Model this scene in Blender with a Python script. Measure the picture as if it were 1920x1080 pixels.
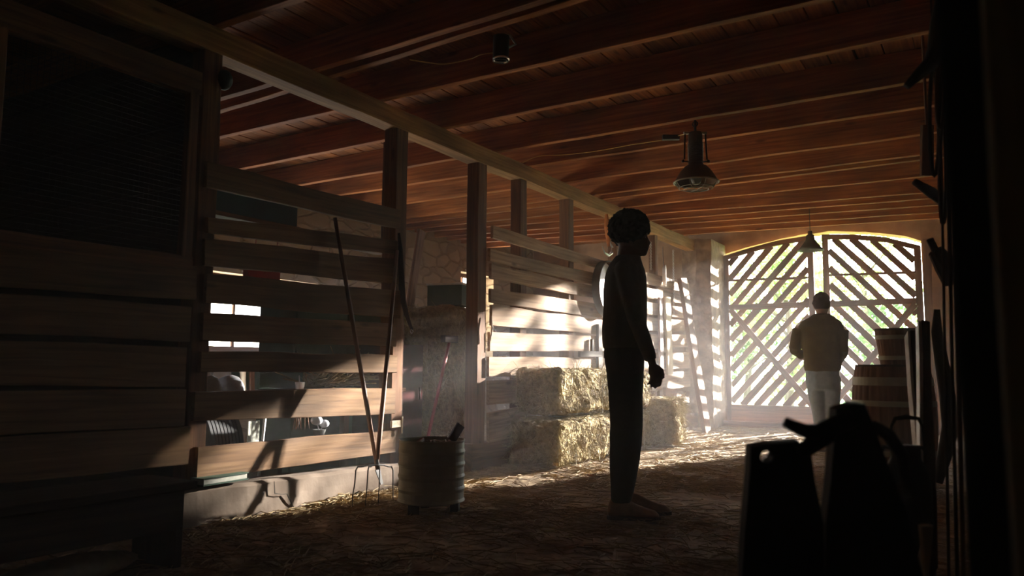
import bpy, bmesh, math, random
from mathutils import Vector, Matrix, noise
random.seed(7)
for o in list(bpy.data.objects): bpy.data.objects.remove(o)
SC = bpy.context.scene
COL = SC.collection
V = Vector
PI = math.pi

# ------------------------------------------------------------------ camera
FPX, YAW, PITCH, ROLL, CH = 1456.2, .5471, .10293, .00602, .85
cy_, sy_, cp_, sp_, cr_, sr_ = (math.cos(YAW), math.sin(YAW), math.cos(PITCH), math.sin(PITCH), math.cos(ROLL), math.sin(ROLL))
FW = V((-sy_*cp_, cy_*cp_, sp_)); R0 = V((cy_, sy_, 0)); U0 = R0.cross(FW)
RT = R0*cr_ + U0*sr_; UP = U0*cr_ - R0*sr_
CP = V((0, 0, CH))
cam = bpy.data.cameras.new('camera'); camo = bpy.data.objects.new('camera', cam); COL.objects.link(camo)
cam.sensor_width = 36; cam.lens = FPX/1920*36; cam.clip_start = .02; cam.clip_end = 300
M = Matrix((RT, UP, -FW)).transposed().to_4x4(); M.translation = CP; camo.matrix_world = M
cam.dof.use_dof = True; cam.dof.focus_distance = 7.0; cam.dof.aperture_fstop = 3.2
SC.camera = camo

def at(px, py, x=None, y=None, z=None):
    """point of the photographed place on a known plane"""
    d = RT*((px-960)/FPX) + UP*((540-py)/FPX) + FW
    if x is not None: t = (x-CP.x)/d.x
    elif y is not None: t = (y-CP.y)/d.y
    else: t = (z-CP.z)/d.z
    return CP + d*t
def at_d(px, py, depth):
    return CP + (RT*((px-960)/FPX) + UP*((540-py)/FPX) + FW)*depth

# ------------------------------------------------------------------ light
SUN_K, SUN_Z = .311, .229                       # sun comes through the gate: dx/dy, dz/dy
sd = V((-SUN_K, -1, -SUN_Z)).normalized()
sl = bpy.data.lights.new('sun', 'SUN'); sl.energy = 85; sl.angle = math.radians(1.5); sl.color = (1, .95, .87)
so = bpy.data.objects.new('sun', sl); COL.objects.link(so); so.location = (4, 20, 6)
so.rotation_euler = sd.to_track_quat('-Z', 'Y').to_euler()
w = bpy.data.worlds.new('world'); SC.world = w; w.use_nodes = True
nt = w.node_tree; bg = nt.nodes['Background']; bg.inputs[1].default_value = 22.0
tc = nt.nodes.new('ShaderNodeTexCoord'); sx = nt.nodes.new('ShaderNodeSeparateXYZ'); rp = nt.nodes.new('ShaderNodeValToRGB')
nt.links.new(tc.outputs['Generated'], sx.inputs[0]); nt.links.new(sx.outputs[2], rp.inputs[0]); nt.links.new(rp.outputs[0], bg.inputs[0])
rp.color_ramp.elements[0].color = (.93, .93, .88, 1); rp.color_ramp.elements[0].position = .0
rp.color_ramp.elements[1].color = (.42, .6, .85, 1); rp.color_ramp.elements[1].position = .8
def portal(name, loc, rot, sx_, sy__):
    l = bpy.data.lights.new(name, 'AREA'); l.shape = 'RECTANGLE'; l.size = sx_; l.size_y = sy__; l.cycles.is_portal = True
    o = bpy.data.objects.new(name, l); COL.objects.link(o); o.location = loc; o.rotation_euler = rot
portal('gate_portal', (-2.1, 12.75, 1.45), (-PI/2, 0, 0), 3.1, 3.0)
SC.view_settings.view_transform = 'Standard'; SC.view_settings.look = 'None'
SC.view_settings.gamma = 1; SC.view_settings.exposure = .25
try: SC.view_settings.use_curve_mapping = False
except Exception: pass
SC.cycles.use_denoising = True
SC.cycles.max_bounces = 8; SC.cycles.diffuse_bounces = 5; SC.cycles.volume_bounces = 1
SC.cycles.sample_clamp_indirect = 12; SC.cycles.caustics_reflective = False; SC.cycles.caustics_refractive = False
SC.cycles.volume_step_rate = 8; SC.cycles.volume_max_steps = 64

# ------------------------------------------------------------------ materials
def mat(name):
    m = bpy.data.materials.new(name); m.use_nodes = True
    return m, m.node_tree, m.node_tree.nodes['Principled BSDF']
def N(nt, t, **k):
    n = nt.nodes.new(t)
    for a, b in k.items(): setattr(n, a, b)
    return n
def ramp(nt, fac, stops):
    r = N(nt, 'ShaderNodeValToRGB'); e = r.color_ramp.elements
    while len(e) < len(stops): e.new(.5)
    for i, (p, c) in enumerate(stops): e[i].position = p; e[i].color = (*c, 1)
    nt.links.new(fac, r.inputs[0]); return r.outputs[0]
def wood(name, dark, mid, light, rough=.8, bump=.35, tint=.5):
    m, nt, b = mat(name)
    uv = N(nt, 'ShaderNodeUVMap'); L = nt.links.new
    mp = N(nt, 'ShaderNodeMapping'); mp.inputs['Scale'].default_value = (1.1, 26, 1); L(uv.outputs[0], mp.inputs[0])
    n1 = N(nt, 'ShaderNodeTexNoise'); n1.inputs['Scale'].default_value = 1.6; n1.inputs['Detail'].default_value = 8; n1.inputs['Distortion'].default_value = .6
    L(mp.outputs[0], n1.inputs[0])
    mp2 = N(nt, 'ShaderNodeMapping'); mp2.inputs['Scale'].default_value = (1.3, 3.5, 1); L(uv.outputs[0], mp2.inputs[0])
    n2 = N(nt, 'ShaderNodeTexNoise'); n2.inputs['Scale'].default_value = 1.0; n2.inputs['Detail'].default_value = 4; L(mp2.outputs[0], n2.inputs[0])
    c1 = ramp(nt, n1.outputs[0], [(.3, dark), (.5, mid), (.72, light)])
    c2 = ramp(nt, n2.outputs[0], [(.3, (1-tint,)*3), (.65, (1.15, 1.12, 1.08))])
    mx = N(nt, 'ShaderNodeMix', data_type='RGBA', blend_type='MULTIPLY'); mx.inputs[0].default_value = 1
    L(c1, mx.inputs[6]); L(c2, mx.inputs[7])
    # knots
    mp3 = N(nt, 'ShaderNodeMapping'); mp3.inputs['Scale'].default_value = (2.2, 7, 1); L(uv.outputs[0], mp3.inputs[0])
    vo = N(nt, 'ShaderNodeTexVoronoi'); vo.inputs['Scale'].default_value = 1; L(mp3.outputs[0], vo.inputs[0])
    kc = ramp(nt, vo.outputs['Distance'], [(.05, (.25, .2, .17)), (.14, (1, 1, 1))])
    mk = N(nt, 'ShaderNodeMix', data_type='RGBA', blend_type='MULTIPLY'); mk.inputs[0].default_value = .8
    L(mx.outputs[2], mk.inputs[6]); L(kc, mk.inputs[7]); L(mk.outputs[2], b.inputs['Base Color'])
    b.inputs['Roughness'].default_value = rough; b.inputs['Specular IOR Level'].default_value = .25
    bp = N(nt, 'ShaderNodeBump'); bp.inputs['Strength'].default_value = bump; bp.inputs['Distance'].default_value = .006
    L(n1.outputs[0], bp.inputs['Height']); L(bp.outputs[0], b.inputs['Normal'])
    return m
def rough_mat(name, c1, c2, scale=6, rough=.9, bump=.5, dist=.01, metal=0, obj=True, detail=8, spec=.3):
    m, nt, b = mat(name); L = nt.links.new
    tc = N(nt, 'ShaderNodeTexCoord'); n1 = N(nt, 'ShaderNodeTexNoise'); n1.inputs['Scale'].default_value = scale; n1.inputs['Detail'].default_value = detail
    L(tc.outputs['Object'], n1.inputs[0])
    L(ramp(nt, n1.outputs[0], [(.35, c1), (.65, c2)]), b.inputs['Base Color'])
    b.inputs['Roughness'].default_value = rough; b.inputs['Metallic'].default_value = metal; b.inputs['Specular IOR Level'].default_value = spec
    if bump:
        bp = N(nt, 'ShaderNodeBump'); bp.inputs['Strength'].default_value = bump; bp.inputs['Distance'].default_value = dist
        L(n1.outputs[0], bp.inputs['Height']); L(bp.outputs[0], b.inputs['Normal'])
    return m
def stone_mat(name, cols, scale=3.2, mortar=(.33, .27, .2)):
    m, nt, b = mat(name); L = nt.links.new
    tc = N(nt, 'ShaderNodeTexCoord'); mp = N(nt, 'ShaderNodeMapping'); mp.inputs['Scale'].default_value = (1, 1, 1.9); L(tc.outputs['Object'], mp.inputs[0])
    nz = N(nt, 'ShaderNodeTexNoise'); nz.inputs['Scale'].default_value = 4; nz.inputs['Detail'].default_value = 6; L(mp.outputs[0], nz.inputs[0])
    ad = N(nt, 'ShaderNodeMix', data_type='VECTOR'); ad.inputs[0].default_value = .12; L(mp.outputs[0], ad.inputs[4]); L(nz.outputs['Color'], ad.inputs[5])
    vo = N(nt, 'ShaderNodeTexVoronoi', feature='DISTANCE_TO_EDGE'); vo.inputs['Scale'].default_value = scale; L(ad.outputs[1], vo.inputs[0])
    vc = N(nt, 'ShaderNodeTexVoronoi'); vc.inputs['Scale'].default_value = scale; L(ad.outputs[1], vc.inputs[0])
    bw = N(nt, 'ShaderNodeRGBToBW'); L(vc.outputs['Color'], bw.inputs[0])
    cc = ramp(nt, bw.outputs[0], [(.2, cols[0]), (.5, cols[1]), (.8, cols[2])])
    ed = ramp(nt, vo.outputs['Distance'], [(.02, (0, 0, 0)), (.09, (1, 1, 1))])
    mx = N(nt, 'ShaderNodeMix', data_type='RGBA'); L(ed, mx.inputs[0]); mx.inputs[6].default_value = (*mortar, 1); L(cc, mx.inputs[7])
    m2 = N(nt, 'ShaderNodeMix', data_type='RGBA', blend_type='MULTIPLY'); m2.inputs[0].default_value = .5; L(mx.outputs[2], m2.inputs[6]); L(nz.outputs[0], m2.inputs[7])
    L(m2.outputs[2], b.inputs['Base Color']); b.inputs['Roughness'].default_value = .95
    hs = N(nt, 'ShaderNodeMath', operation='MULTIPLY_ADD'); L(ed, hs.inputs[0]); hs.inputs[1].default_value = 1; L(nz.outputs[0], hs.inputs[2])
    bp = N(nt, 'ShaderNodeBump'); bp.inputs['Strength'].default_value = .8; bp.inputs['Distance'].default_value = .03
    L(hs.outputs[0], bp.inputs['Height']); L(bp.outputs[0], b.inputs['Normal'])
    return m
def plain(name, c, rough=.7, metal=0, spec=.4):
    m, nt, b = mat(name); L = nt.links.new
    tc = N(nt, 'ShaderNodeTexCoord'); n = N(nt, 'ShaderNodeTexNoise'); n.inputs['Scale'].default_value = 30; n.inputs['Detail'].default_value = 5; L(tc.outputs['Object'], n.inputs[0])
    L(ramp(nt, n.outputs[0], [(.3, tuple(x*.82 for x in c)), (.7, tuple(min(1, x*1.1) for x in c))]), b.inputs['Base Color'])
    b.inputs['Roughness'].default_value = rough; b.inputs['Metallic'].default_value = metal; b.inputs['Specular IOR Level'].default_value = spec
    return m
def translucent(name, c1, c2, mixf=.45, scale=8):
    m, nt, b = mat(name); L = nt.links.new
    tc = N(nt, 'ShaderNodeTexCoord'); n = N(nt, 'ShaderNodeTexNoise'); n.inputs['Scale'].default_value = scale; n.inputs['Detail'].default_value = 3; L(tc.outputs['Object'], n.inputs[0])
    c = ramp(nt, n.outputs[0], [(.35, c1), (.65, c2)]); L(c, b.inputs['Base Color']); b.inputs['Roughness'].default_value = .7; b.inputs['Specular IOR Level'].default_value = .2
    t = N(nt, 'ShaderNodeBsdfTranslucent'); L(c, t.inputs[0]); mx = N(nt, 'ShaderNodeMixShader'); mx.inputs[0].default_value = mixf
    L(b.outputs[0], mx.inputs[1]); L(t.outputs[0], mx.inputs[2]); L(mx.outputs[0], nt.nodes['Material Output'].inputs['Surface'])
    return m

W_CEIL = wood('ceiling_wood', (.17, .05, .01), (.34, .11, .024), (.48, .19, .05))
W_JOIST = wood('joist_wood', (.24, .07, .015), (.42, .14, .034), (.58, .24, .07))
W_BEAM = wood('beam_wood', (.26, .12, .04), (.42, .22, .085), (.55, .32, .14))
W_POST = wood('post_wood', (.11, .045, .02), (.2, .09, .04), (.3, .15, .07))
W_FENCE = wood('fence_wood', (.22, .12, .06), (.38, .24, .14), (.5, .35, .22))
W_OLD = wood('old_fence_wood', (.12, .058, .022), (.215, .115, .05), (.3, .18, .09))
W_GATE = wood('gate_wood', (.12, .055, .03), (.22, .11, .06), (.32, .17, .095))
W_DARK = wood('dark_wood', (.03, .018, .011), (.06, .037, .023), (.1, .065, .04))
W_TOOL = wood('tool_handle_wood', (.12, .055, .03), (.24, .12, .07), (.36, .2, .12), rough=.55)
W_PALE = wood('pale_wood', (.48, .4, .28), (.64, .55, .42), (.76, .68, .54), tint=.3)
W_CASK = wood('cask_wood', (.1, .04, .02), (.2, .09, .045), (.3, .15, .08))
STONE = stone_mat('stone_wall', ((.36, .22, .1), (.41, .26, .125), (.46, .3, .155)), mortar=(.33, .2, .09))
PILLAR = rough_mat('pillar_stone', (.2, .13, .08), (.4, .28, .18), 7, bump=1, dist=.05)
PLASTER = rough_mat('end_wall_plaster', (.26, .15, .08), (.42, .27, .16), 3.5, bump=.8, dist=.03)
PLINTH = rough_mat('plinth_stone', (.13, .09, .062), (.2, .15, .112), 7, bump=.6, dist=.012)
FLOOR = rough_mat('floor_dirt', (.2, .125, .065), (.5, .36, .22), 9, bump=1, dist=.03)
STRAW = translucent('straw', (.30, .2, .09), (.55, .42, .22), .25, 14)
HAY = rough_mat('hay', (.2, .135, .045), (.42, .32, .135), 28, bump=1, dist=.03)
HAYS = translucent('hay_stalks', (.26, .2, .08), (.5, .42, .22), .3, 20)
METAL = rough_mat('galvanised_metal', (.3, .31, .25), (.48, .49, .41), 5, rough=.55, bump=.1, metal=.2)
IRON = rough_mat('dark_iron', (.012, .012, .012), (.04, .036, .032), 14, rough=.65, bump=.3, metal=.4)
RUST = rough_mat('rusty_iron', (.4, .12, .03), (.65, .24, .06), 22, rough=.85, bump=.5, metal=.2)
STEEL = plain('bright_steel', (.7, .7, .7), .3, .8)
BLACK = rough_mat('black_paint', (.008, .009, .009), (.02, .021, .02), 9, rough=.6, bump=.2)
ENAMEL = plain('white_enamel', (.75, .76, .75), .4)
LAMPBR = plain('bronze_shade', (.09, .055, .03), .45, .6)
LAMPGR = plain('grey_green_shade', (.1, .11, .08), .5, .4)
GLASS = plain('lamp_glass', (.35, .37, .35), .15, .2)
WIRE = plain('yellow_cable', (.85, .6, .15), .6)
GREEN = rough_mat('green_paint', (.03, .075, .05), (.07, .13, .09), 5, rough=.6, bump=.1)
TEAL = rough_mat('teal_paint', (.012, .04, .055), (.025, .07, .09), 5, rough=.6, bump=.1)
MAROON = rough_mat('maroon_paint', (.04, .01, .01), (.07, .017, .016), 5, rough=.95, bump=.1, spec=.05)
RED = plain('red_handle', (.4, .03, .02), .5)
RUBBER = plain('tyre_rubber', (.03, .03, .032), .7)
WHITE = plain('white_sack', (.68, .7, .76), .8)
TERRA = plain('pot_clay', (.2, .2, .19), .8)
LEATHER = plain('black_leather', (.015, .014, .014), .5)
SKIN = plain('brown_skin', (.16, .08, .05), .55)
SKIN2 = plain('fair_skin', (.5, .3, .22), .55)
HAIR = plain('black_curly_hair', (.008, .007, .006), .9, spec=.1)
HAIR2 = plain('dark_hair', (.03, .02, .015), .8)
SHIRT = plain('dark_grey_knit', (.12, .125, .125), .95, spec=.1)
TROUS = plain('dark_trousers', (.06, .078, .078), .95, spec=.1)
SHOE = rough_mat('brown_suede', (.32, .18, .1), (.45, .27, .16), 20, bump=.2)
SOLE = plain('rubber_sole', (.1, .08, .06), .8)
JACKET = rough_mat('olive_jacket', (.075, .06, .03), (.125, .1, .052), 12, rough=.9, bump=.3)
JEANS = rough_mat('pale_denim', (.24, .33, .46), (.38, .47, .6), 16, rough=.95, bump=.2)
GRASS = rough_mat('grass_ground', (.12, .22, .05), (.3, .42, .12), 2, bump=0)
LEAF = translucent('leaf', (.12, .2, .04), (.26, .36, .1), .5, 2)
LEAF2 = translucent('leaf_dark', (.07, .12, .04), (.15, .22, .08), .45, 2)
BARK = wood('bark', (.05, .035, .02), (.09, .07, .045), (.15, .11, .08))
MESHM = plain('wire_mesh', (.03, .03, .028), .6, .4)
PAPER = plain('pale_paper', (.6, .6, .52), .9)

# ------------------------------------------------------------------ mesh helpers
class MB:
    def __init__(s): s.v = []; s.f = []; s.u = []
    def face(s, idx, uvs): s.f.append(idx); s.u.extend(uvs)
    def rings(s, rs, closed=True, caps=True, du=1.0, uo=None, vo=None):
        """rs: list of rings (lists of Vectors, same count)."""
        n = len(rs[0]); b = len(s.v); uo = random.uniform(0, 60) if uo is None else uo; vo = random.uniform(0, 60) if vo is None else vo
        for r in rs: s.v.extend(r)
        per = [0]
        for i in range(n): per.append(per[-1] + (rs[0][(i+1) % n]-rs[0][i]).length)
        ln = [0]
        for k in range(1, len(rs)):
            c0 = sum(rs[k-1], V())/n; c1 = sum(rs[k], V())/n; ln.append(ln[-1] + max((c1-c0).length, 1e-4))
        m = n if closed else n-1
        for k in range(len(rs)-1):
            for i in range(m):
                j = (i+1) % n
                s.face((b+k*n+i, b+k*n+j, b+(k+1)*n+j, b+(k+1)*n+i),
                       [(uo+ln[k]*du, vo+per[i]), (uo+ln[k]*du, vo+per[i+1]), (uo+ln[k+1]*du, vo+per[i+1]), (uo+ln[k+1]*du, vo+per[i])])
        if caps and closed:
            for k, rev in ((0, True), (len(rs)-1, False)):
                idx = [b+k*n+i for i in range(n)]
                if rev: idx.reverse()
                s.face(tuple(idx), [(uo+(i % 3)*.004, vo+(s.v[i]-s.v[idx[0]]).length) for i in idx])
    def board(s, a, b, w, t, wd=None, wob=.003, seg=.25, taper=1.0, ch=.004, sag=0):
        a = V(a); b = V(b); d = (b-a); L = d.length; d.normalize()
        wd = V(wd) if wd is not None else V((0, 0, 1))
        wd = (wd - d*wd.dot(d)).normalized(); td = d.cross(wd)
        n = max(1, int(L/seg)); rs = []; sd_ = random.uniform(0, 99)
        for k in range(n+1):
            f = k/n; c = a + (b-a)*f - V((0, 0, sag*4*f*(1-f)))
            ww = w/2*(1+(taper-1)*f); tt = t/2; e = min(ch, tt*.4, ww*.4)
            o1 = noise.noise(V((sd_, f*L*1.7, 0)))*wob*2; o2 = noise.noise(V((sd_, f*L*1.7, 9)))*wob*2
            hi, lo = ww+o1, -ww+o2
            rs.append([c+wd*y+td*z for y, z in ((hi-e, -tt), (hi, -tt+e), (hi, tt-e), (hi-e, tt), (lo+e, tt), (lo, tt-e), (lo, -tt+e), (lo+e, -tt))])
        s.rings(rs)
    def box(s, c, sz, rot=0):
        c = V(c); R = Matrix.Rotation(rot, 3, 'Z')
        i = max(range(3), key=lambda k: sz[k]); ax = R @ V([1 if k == i else 0 for k in range(3)])
        o = [k for k in range(3) if k != i]
        s.board(c-ax*sz[i]/2, c+ax*sz[i]/2, sz[o[1]], sz[o[0]], wd=R @ V([1 if k == o[1] else 0 for k in range(3)]), wob=0, seg=99, ch=.003)
    def tube(s, pts, r, n=8, caps=True, flat=1.0, ref=None):
        pts = [V(p) for p in pts]; rr = r if isinstance(r, (list, tuple)) else [r]*len(pts); rs = []
        up = V(ref) if ref is not None else (V((0, 0, 1)) if abs((pts[-1]-pts[0]).normalized().z) < .9 else V((1, 0, 0)))
        for i, p in enumerate(pts):
            d = (pts[min(i+1, len(pts)-1)]-pts[max(i-1, 0)])
            d = d.normalized() if d.length > 1e-7 else V((0, 0, 1))
            x = (up-d*up.dot(d)); x = x.normalized() if x.length > 1e-4 else d.orthogonal().normalized(); y = d.cross(x); up = x
            rs.append([p + x*math.cos(2*PI*k/n)*rr[i] + y*math.sin(2*PI*k/n)*rr[i]*flat for k in range(n)])
        s.rings(rs, caps=caps)
    def lathe(s, prof, c, n=32, caps=True, axis=(0, 0, 1)):
        c = V(c); q = V((0, 0, 1)).rotation_difference(V(axis).normalized())
        s.rings([[c + q @ V((r*math.cos(2*PI*k/n), r*math.sin(2*PI*k/n), z)) for k in range(n)] for r, z in prof], caps=caps)
    def sphere(s, c, r, nu=14, nv=9, q=None):
        c = V(c); r = V((r, r, r)) if not hasattr(r, '__len__') else V(r); rs = []
        for j in range(nv+1):
            th = PI*(j+.02)/(nv+.04); ring = []
            for i in range(nu):
                p = V((r.x*math.sin(th)*math.cos(2*PI*i/nu), r.y*math.sin(th)*math.sin(2*PI*i/nu), -r.z*math.cos(th)))
                ring.append(c + (q @ p if q is not None else p))
            rs.append(ring)
        s.rings(rs)
    def torus(s, c, R_, r, axis=(0, 0, 1), n=32, m=8, a0=0, a1=2*PI, flat=1):
        q = V((0, 0, 1)).rotation_difference(V(axis).normalized()); c = V(c); full = abs(a1-a0-2*PI) < 1e-3
        s.tube([c+q @ V((R_*math.cos(a0+(a1-a0)*k/n), R_*math.sin(a0+(a1-a0)*k/n), 0)) for k in range(n+1)], r, m, caps=not full, flat=flat, ref=q @ V((0, 0, 1)))
    def build(s, name, m, parent=None, base=None, smooth=False):
        if parent is not None: off = V(parent.get('_b', (0, 0, 0)))
        else: off = V(base) if base is not None else V((0, 0, 0))
        me = bpy.data.meshes.new(name); me.from_pydata([tuple(v-off) for v in s.v], [], s.f)
        uvl = me.uv_layers.new(name='UVMap'); uvl.data.foreach_set('uv', [c for p in s.u for c in p])
        me.materials.append(m)
        if smooth: me.polygons.foreach_set('use_smooth', [True]*len(me.polygons))
        me.update(); o = bpy.data.objects.new(name, me); COL.objects.link(o)
        if parent is not None: o.parent = parent; o['_b'] = tuple(off)
        else: o.location = off; o['_b'] = tuple(off)
        ALL.append(o)
        return o
ALL = []
def tag(o, label=None, cat=None, group=None, kind=None):
    if label: o['label'] = label
    if cat: o['category'] = cat
    if group: o['group'] = group
    if kind: o['kind'] = kind
    return o
def thing(name, base, label, cat, group=None):
    o = bpy.data.objects.new(name, None); COL.objects.link(o); o.location = base; o.empty_display_size = .1; o['_b'] = tuple(base); ALL.append(o)
    return tag(o, label, cat, group)
def struct(o, label=None): return tag(o, label, None, None, 'structure')

def voxel(mb, size, smooth=3):
    me = bpy.data.meshes.new('tmp'); me.from_pydata([tuple(v) for v in mb.v], [], mb.f)
    o = bpy.data.objects.new('tmp', me); COL.objects.link(o)
    m = o.modifiers.new('r', 'REMESH'); m.mode = 'VOXEL'; m.voxel_size = size
    if smooth: s_ = o.modifiers.new('s', 'SMOOTH'); s_.iterations = smooth; s_.factor = .5
    dg = bpy.context.evaluated_depsgraph_get(); dg.update()
    out = bpy.data.meshes.new_from_object(o.evaluated_get(dg)); bpy.data.objects.remove(o)
    return out
def vobj(name, mb, size, m, parent=None, base=None, smooth=3, disp=None):
    me = voxel(mb, size, smooth); off = V(parent['_b']) if parent is not None else V(base or (0, 0, 0))
    for v in me.vertices:
        co = v.co.copy()
        if disp: co += v.normal*disp(co)
        v.co = co-off
    me.materials.clear(); me.materials.append(m); me.polygons.foreach_set('use_smooth', [True]*len(me.polygons)); me.name = name
    o = bpy.data.objects.new(name, me); COL.objects.link(o); o['_b'] = tuple(off)
    if parent is not None: o.parent = parent
    else: o.location = off
    ALL.append(o); return o

# ------------------------------------------------------------------ setting
XF = -3.68          # plane of the stall fence boards
ZJ = 2.79           # underside of the joists
GY = 12.05          # gate
XL_, XR_, YB_ = -6.95, .62, -2.6

def grid(x0, x1, y0, y1, st, fz):
    m = MB(); nx = int((x1-x0)/st); ny = int((y1-y0)/st)
    for j in range(ny+1):
        for i in range(nx+1):
            x = x0+(x1-x0)*i/nx; y = y0+(y1-y0)*j/ny; m.v.append(V((x, y, fz(x, y))))
    for j in range(ny):
        for i in range(nx):
            a = j*(nx+1)+i; m.face((a, a+1, a+nx+2, a+nx+1), [(0, 0)]*4)
    return m
def fz(x, y):
    h = .012*noise.noise(V((x*2.3, y*2.3, 0))) + .006*noise.noise(V((x*9, y*9, 3)))
    d = abs(x-XF)
    if y < 8: h += .035*max(0, 1-d/.35)*max(0, noise.noise(V((y*2, 5, x))))   # straw swept up against the plinth
    return h-.008
struct(grid(XL_-.3, XR_+.3, YB_-.2, 12.6, .07, fz).build('floor', FLOOR, smooth=True), 'earth barn floor strewn with straw')

tag(grid(-60, 45, 12.6, 90, 1.5, lambda x, y: -.06+.05*noise.noise(V((x*.2, y*.2, 1)))).build('grass_ground', GRASS), None, None, None, 'structure')

# walls
def wallbox(name, a, b, m, label=None):
    a, b = V(a), V(b); mb = MB(); mb.box((a+b)/2, b-a); return struct(mb.build(name, m), label)
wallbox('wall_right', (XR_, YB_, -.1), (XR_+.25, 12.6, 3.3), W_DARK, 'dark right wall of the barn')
wallbox('wall_back', (XL_-.3, YB_-.25, -.1), (XR_+.25, YB_, 3.3), STONE)

# left wall with window openings
def holed_wall(name, plane, ax, lo, hi, z0, z1, holes, thick, m):
    """wall along axis ax ('x' or 'y'); holes: (lo,hi,z0,z1)"""
    cs = sorted({lo, hi, *[h[0] for h in holes], *[h[1] for h in holes]}); zs = sorted({z0, z1, *[h[2] for h in holes], *[h[3] for h in holes]})
    mb = MB()
    for i in range(len(cs)-1):
        for k in range(len(zs)-1):
            cm, zm = (cs[i]+cs[i+1])/2, (zs[k]+zs[k+1])/2
            if any(h[0] < cm < h[1] and h[2] < zm < h[3] for h in holes): continue
            if ax == 'y': mb.box((plane-thick/2, cm, zm), (thick, cs[i+1]-cs[i]+.006, zs[k+1]-zs[k]+.006))
            else: mb.box((cm, plane+thick/2, zm), (cs[i+1]-cs[i]+.006, thick, zs[k+1]-zs[k]+.006))
    return struct(mb.build(name, m))
wa, wb = at(386, 505, x=XL_), at(556, 662, x=XL_)
wc, wd_ = at(864, 508, x=XL_), at(905, 600, x=XL_)
we = at(672, 795, x=XL_)
HOLES = [(wa.y, wb.y+.3, wb.z, wa.z), (wc.y, wc.y+.95, .98, wc.z)]
lw = holed_wall('wall_left', XL_, 'y', YB_, 12.6, -.1, 3.3, HOLES, .35, STONE)
for i, h in enumerate(HOLES):
    mb = MB()
    cyy, cz = (h[0]+h[1])/2, (h[2]+h[3])/2
    for yy in (h[0]+.03, h[1]-.03): mb.board((XL_-.2, yy, h[2]), (XL_-.2, yy, h[3]), .06, .06, wd=(0, 1, 0))
    for zz in (h[2]+.03, h[3]-.03): mb.board((XL_-.2, h[0], zz), (XL_-.2, h[1], zz), .06, .06)
    for k in (1, 2): 
        yy = h[0]+(h[1]-h[0])*k/3; mb.board((XL_-.2, yy, h[2]), (XL_-.2, yy, h[3]), .035, .03, wd=(0, 1, 0))
    struct(mb.build('window_%d' % (i+1), W_POST), 'small unglazed window opening in the stone wall behind the stalls')
    portal('window_portal', (XL_-.34, cyy, cz), (0, -PI/2, 0), h[3]-h[2], h[1]-h[0])

# end wall with arched opening
GXL, GXR = at(1350, 640, y=GY).x, at(1733, 600, y=GY).x
arch_px = [(1351, 477), (1385, 466), (1440, 451), (1500, 438), (1560, 431), (1640, 434), (1700, 441), (1734, 449)]
AR = [at(a, b, y=GY) for a, b in arch_px]; AR = [(p.x, p.z) for p in AR]; AR[0] = (GXL, AR[0][1]); AR[-1] = (GXR, AR[-1][1])
def arch_z(x, pts=AR):
    for (a, za), (b, zb) in zip(pts, pts[1:]):
        if a <= x <= b: return za+(zb-za)*(x-a)/(b-a)
    return pts[0][1] if x < pts[0][0] else pts[-1][1]
mb = MB(); th = .28
mb.box(((XL_-.3+GXL)/2, GY+.1+th/2, 1.6), (GXL-XL_+.3, th, 3.4)); mb.box(((XR_+.2+GXR)/2, GY+.1+th/2, 1.6), (XR_+.2-GXR, th, 3.4))
n = 28; rs = []
for k in range(n+1):
    x = GXL+(GXR-GXL)*k/n; z = arch_z(x)+.012*noise.noise(V((x*6, 0, 0)))
    rs.append([V((x, GY+.1, z)), V((x, GY+.1+th, z)), V((x, GY+.1+th, 3.3)), V((x, GY+.1, 3.3))])
mb.rings(rs)
struct(mb.build('wall_far', PLASTER), 'rough plastered end wall around the arched gateway')

# ceiling planks
mb = MB(); x = XL_-.2
while x < XR_+.2:
    wpl = random.uniform(.14, .2)
    mb.board((x+wpl/2, YB_-.2, 3.025+random.uniform(0, .006)), (x+wpl/2, 12.6, 3.025+random.uniform(0, .006)), wpl-random.uniform(.002, .012), .025, wd=(1, 0, 0), seg=1.2)
    x += wpl
ceil = struct(mb.build('ceiling', W_CEIL, base=(0, 0, 3.02)), 'brown plank ceiling carried on timber joists')
mb = MB(); mb.box(((XL_+XR_)/2, 5, 3.09), (XR_-XL_+.8, 15.6, .04)); mb.build('roof_deck', W_DARK, ceil)
JP = [((480, 33), (585, 0)), ((600, 135), (1000, 15)), ((618, 151), (1080, 8)), ((750, 185), (1570, 0)), ((830, 245), (1728, 68)), ((900, 293), (1700, 160)), ((990, 315), (1742, 202)), ((1060, 344), (1728, 255)),
      ((1110, 368), (1730, 292)), ((1125, 376), (1745, 300)), ((1190, 388), (1740, 332)), ((1230, 402), (1750, 362)), ((1250, 412), (1755, 373)), ((1265, 421), (1757, 386)), ((1275, 431), (1757, 400)), ((1290, 441), (1757, 411))]
for a, b in JP:
    p, q = at(*a, z=ZJ), at(*b, z=ZJ)
    s_ = (q.y-p.y)/(q.x-p.x)
    if a[0] == 480: s_ = 0
    yl, yr = p.y+s_*(XL_-p.x), p.y+s_*(XR_-p.x)
    mb = MB(); th = .06
    mb.board((XL_-.1, yl-.03, (ZJ+3.013)/2), (XR_+.1, yr-.03, (ZJ+3.013)/2), 3.013-ZJ, th, wob=.004)
    mb.build('joist', W_JOIST, ceil)
for yy in (2.1, 1.35, .6, -.2, -1.0, -1.8):
    mb = MB(); mb.board((XL_-.1, yy, (ZJ+3.013)/2), (XR_+.1, yy, (ZJ+3.013)/2), 3.013-ZJ, .06, wob=.004); mb.build('joist', W_JOIST, ceil)

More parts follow.
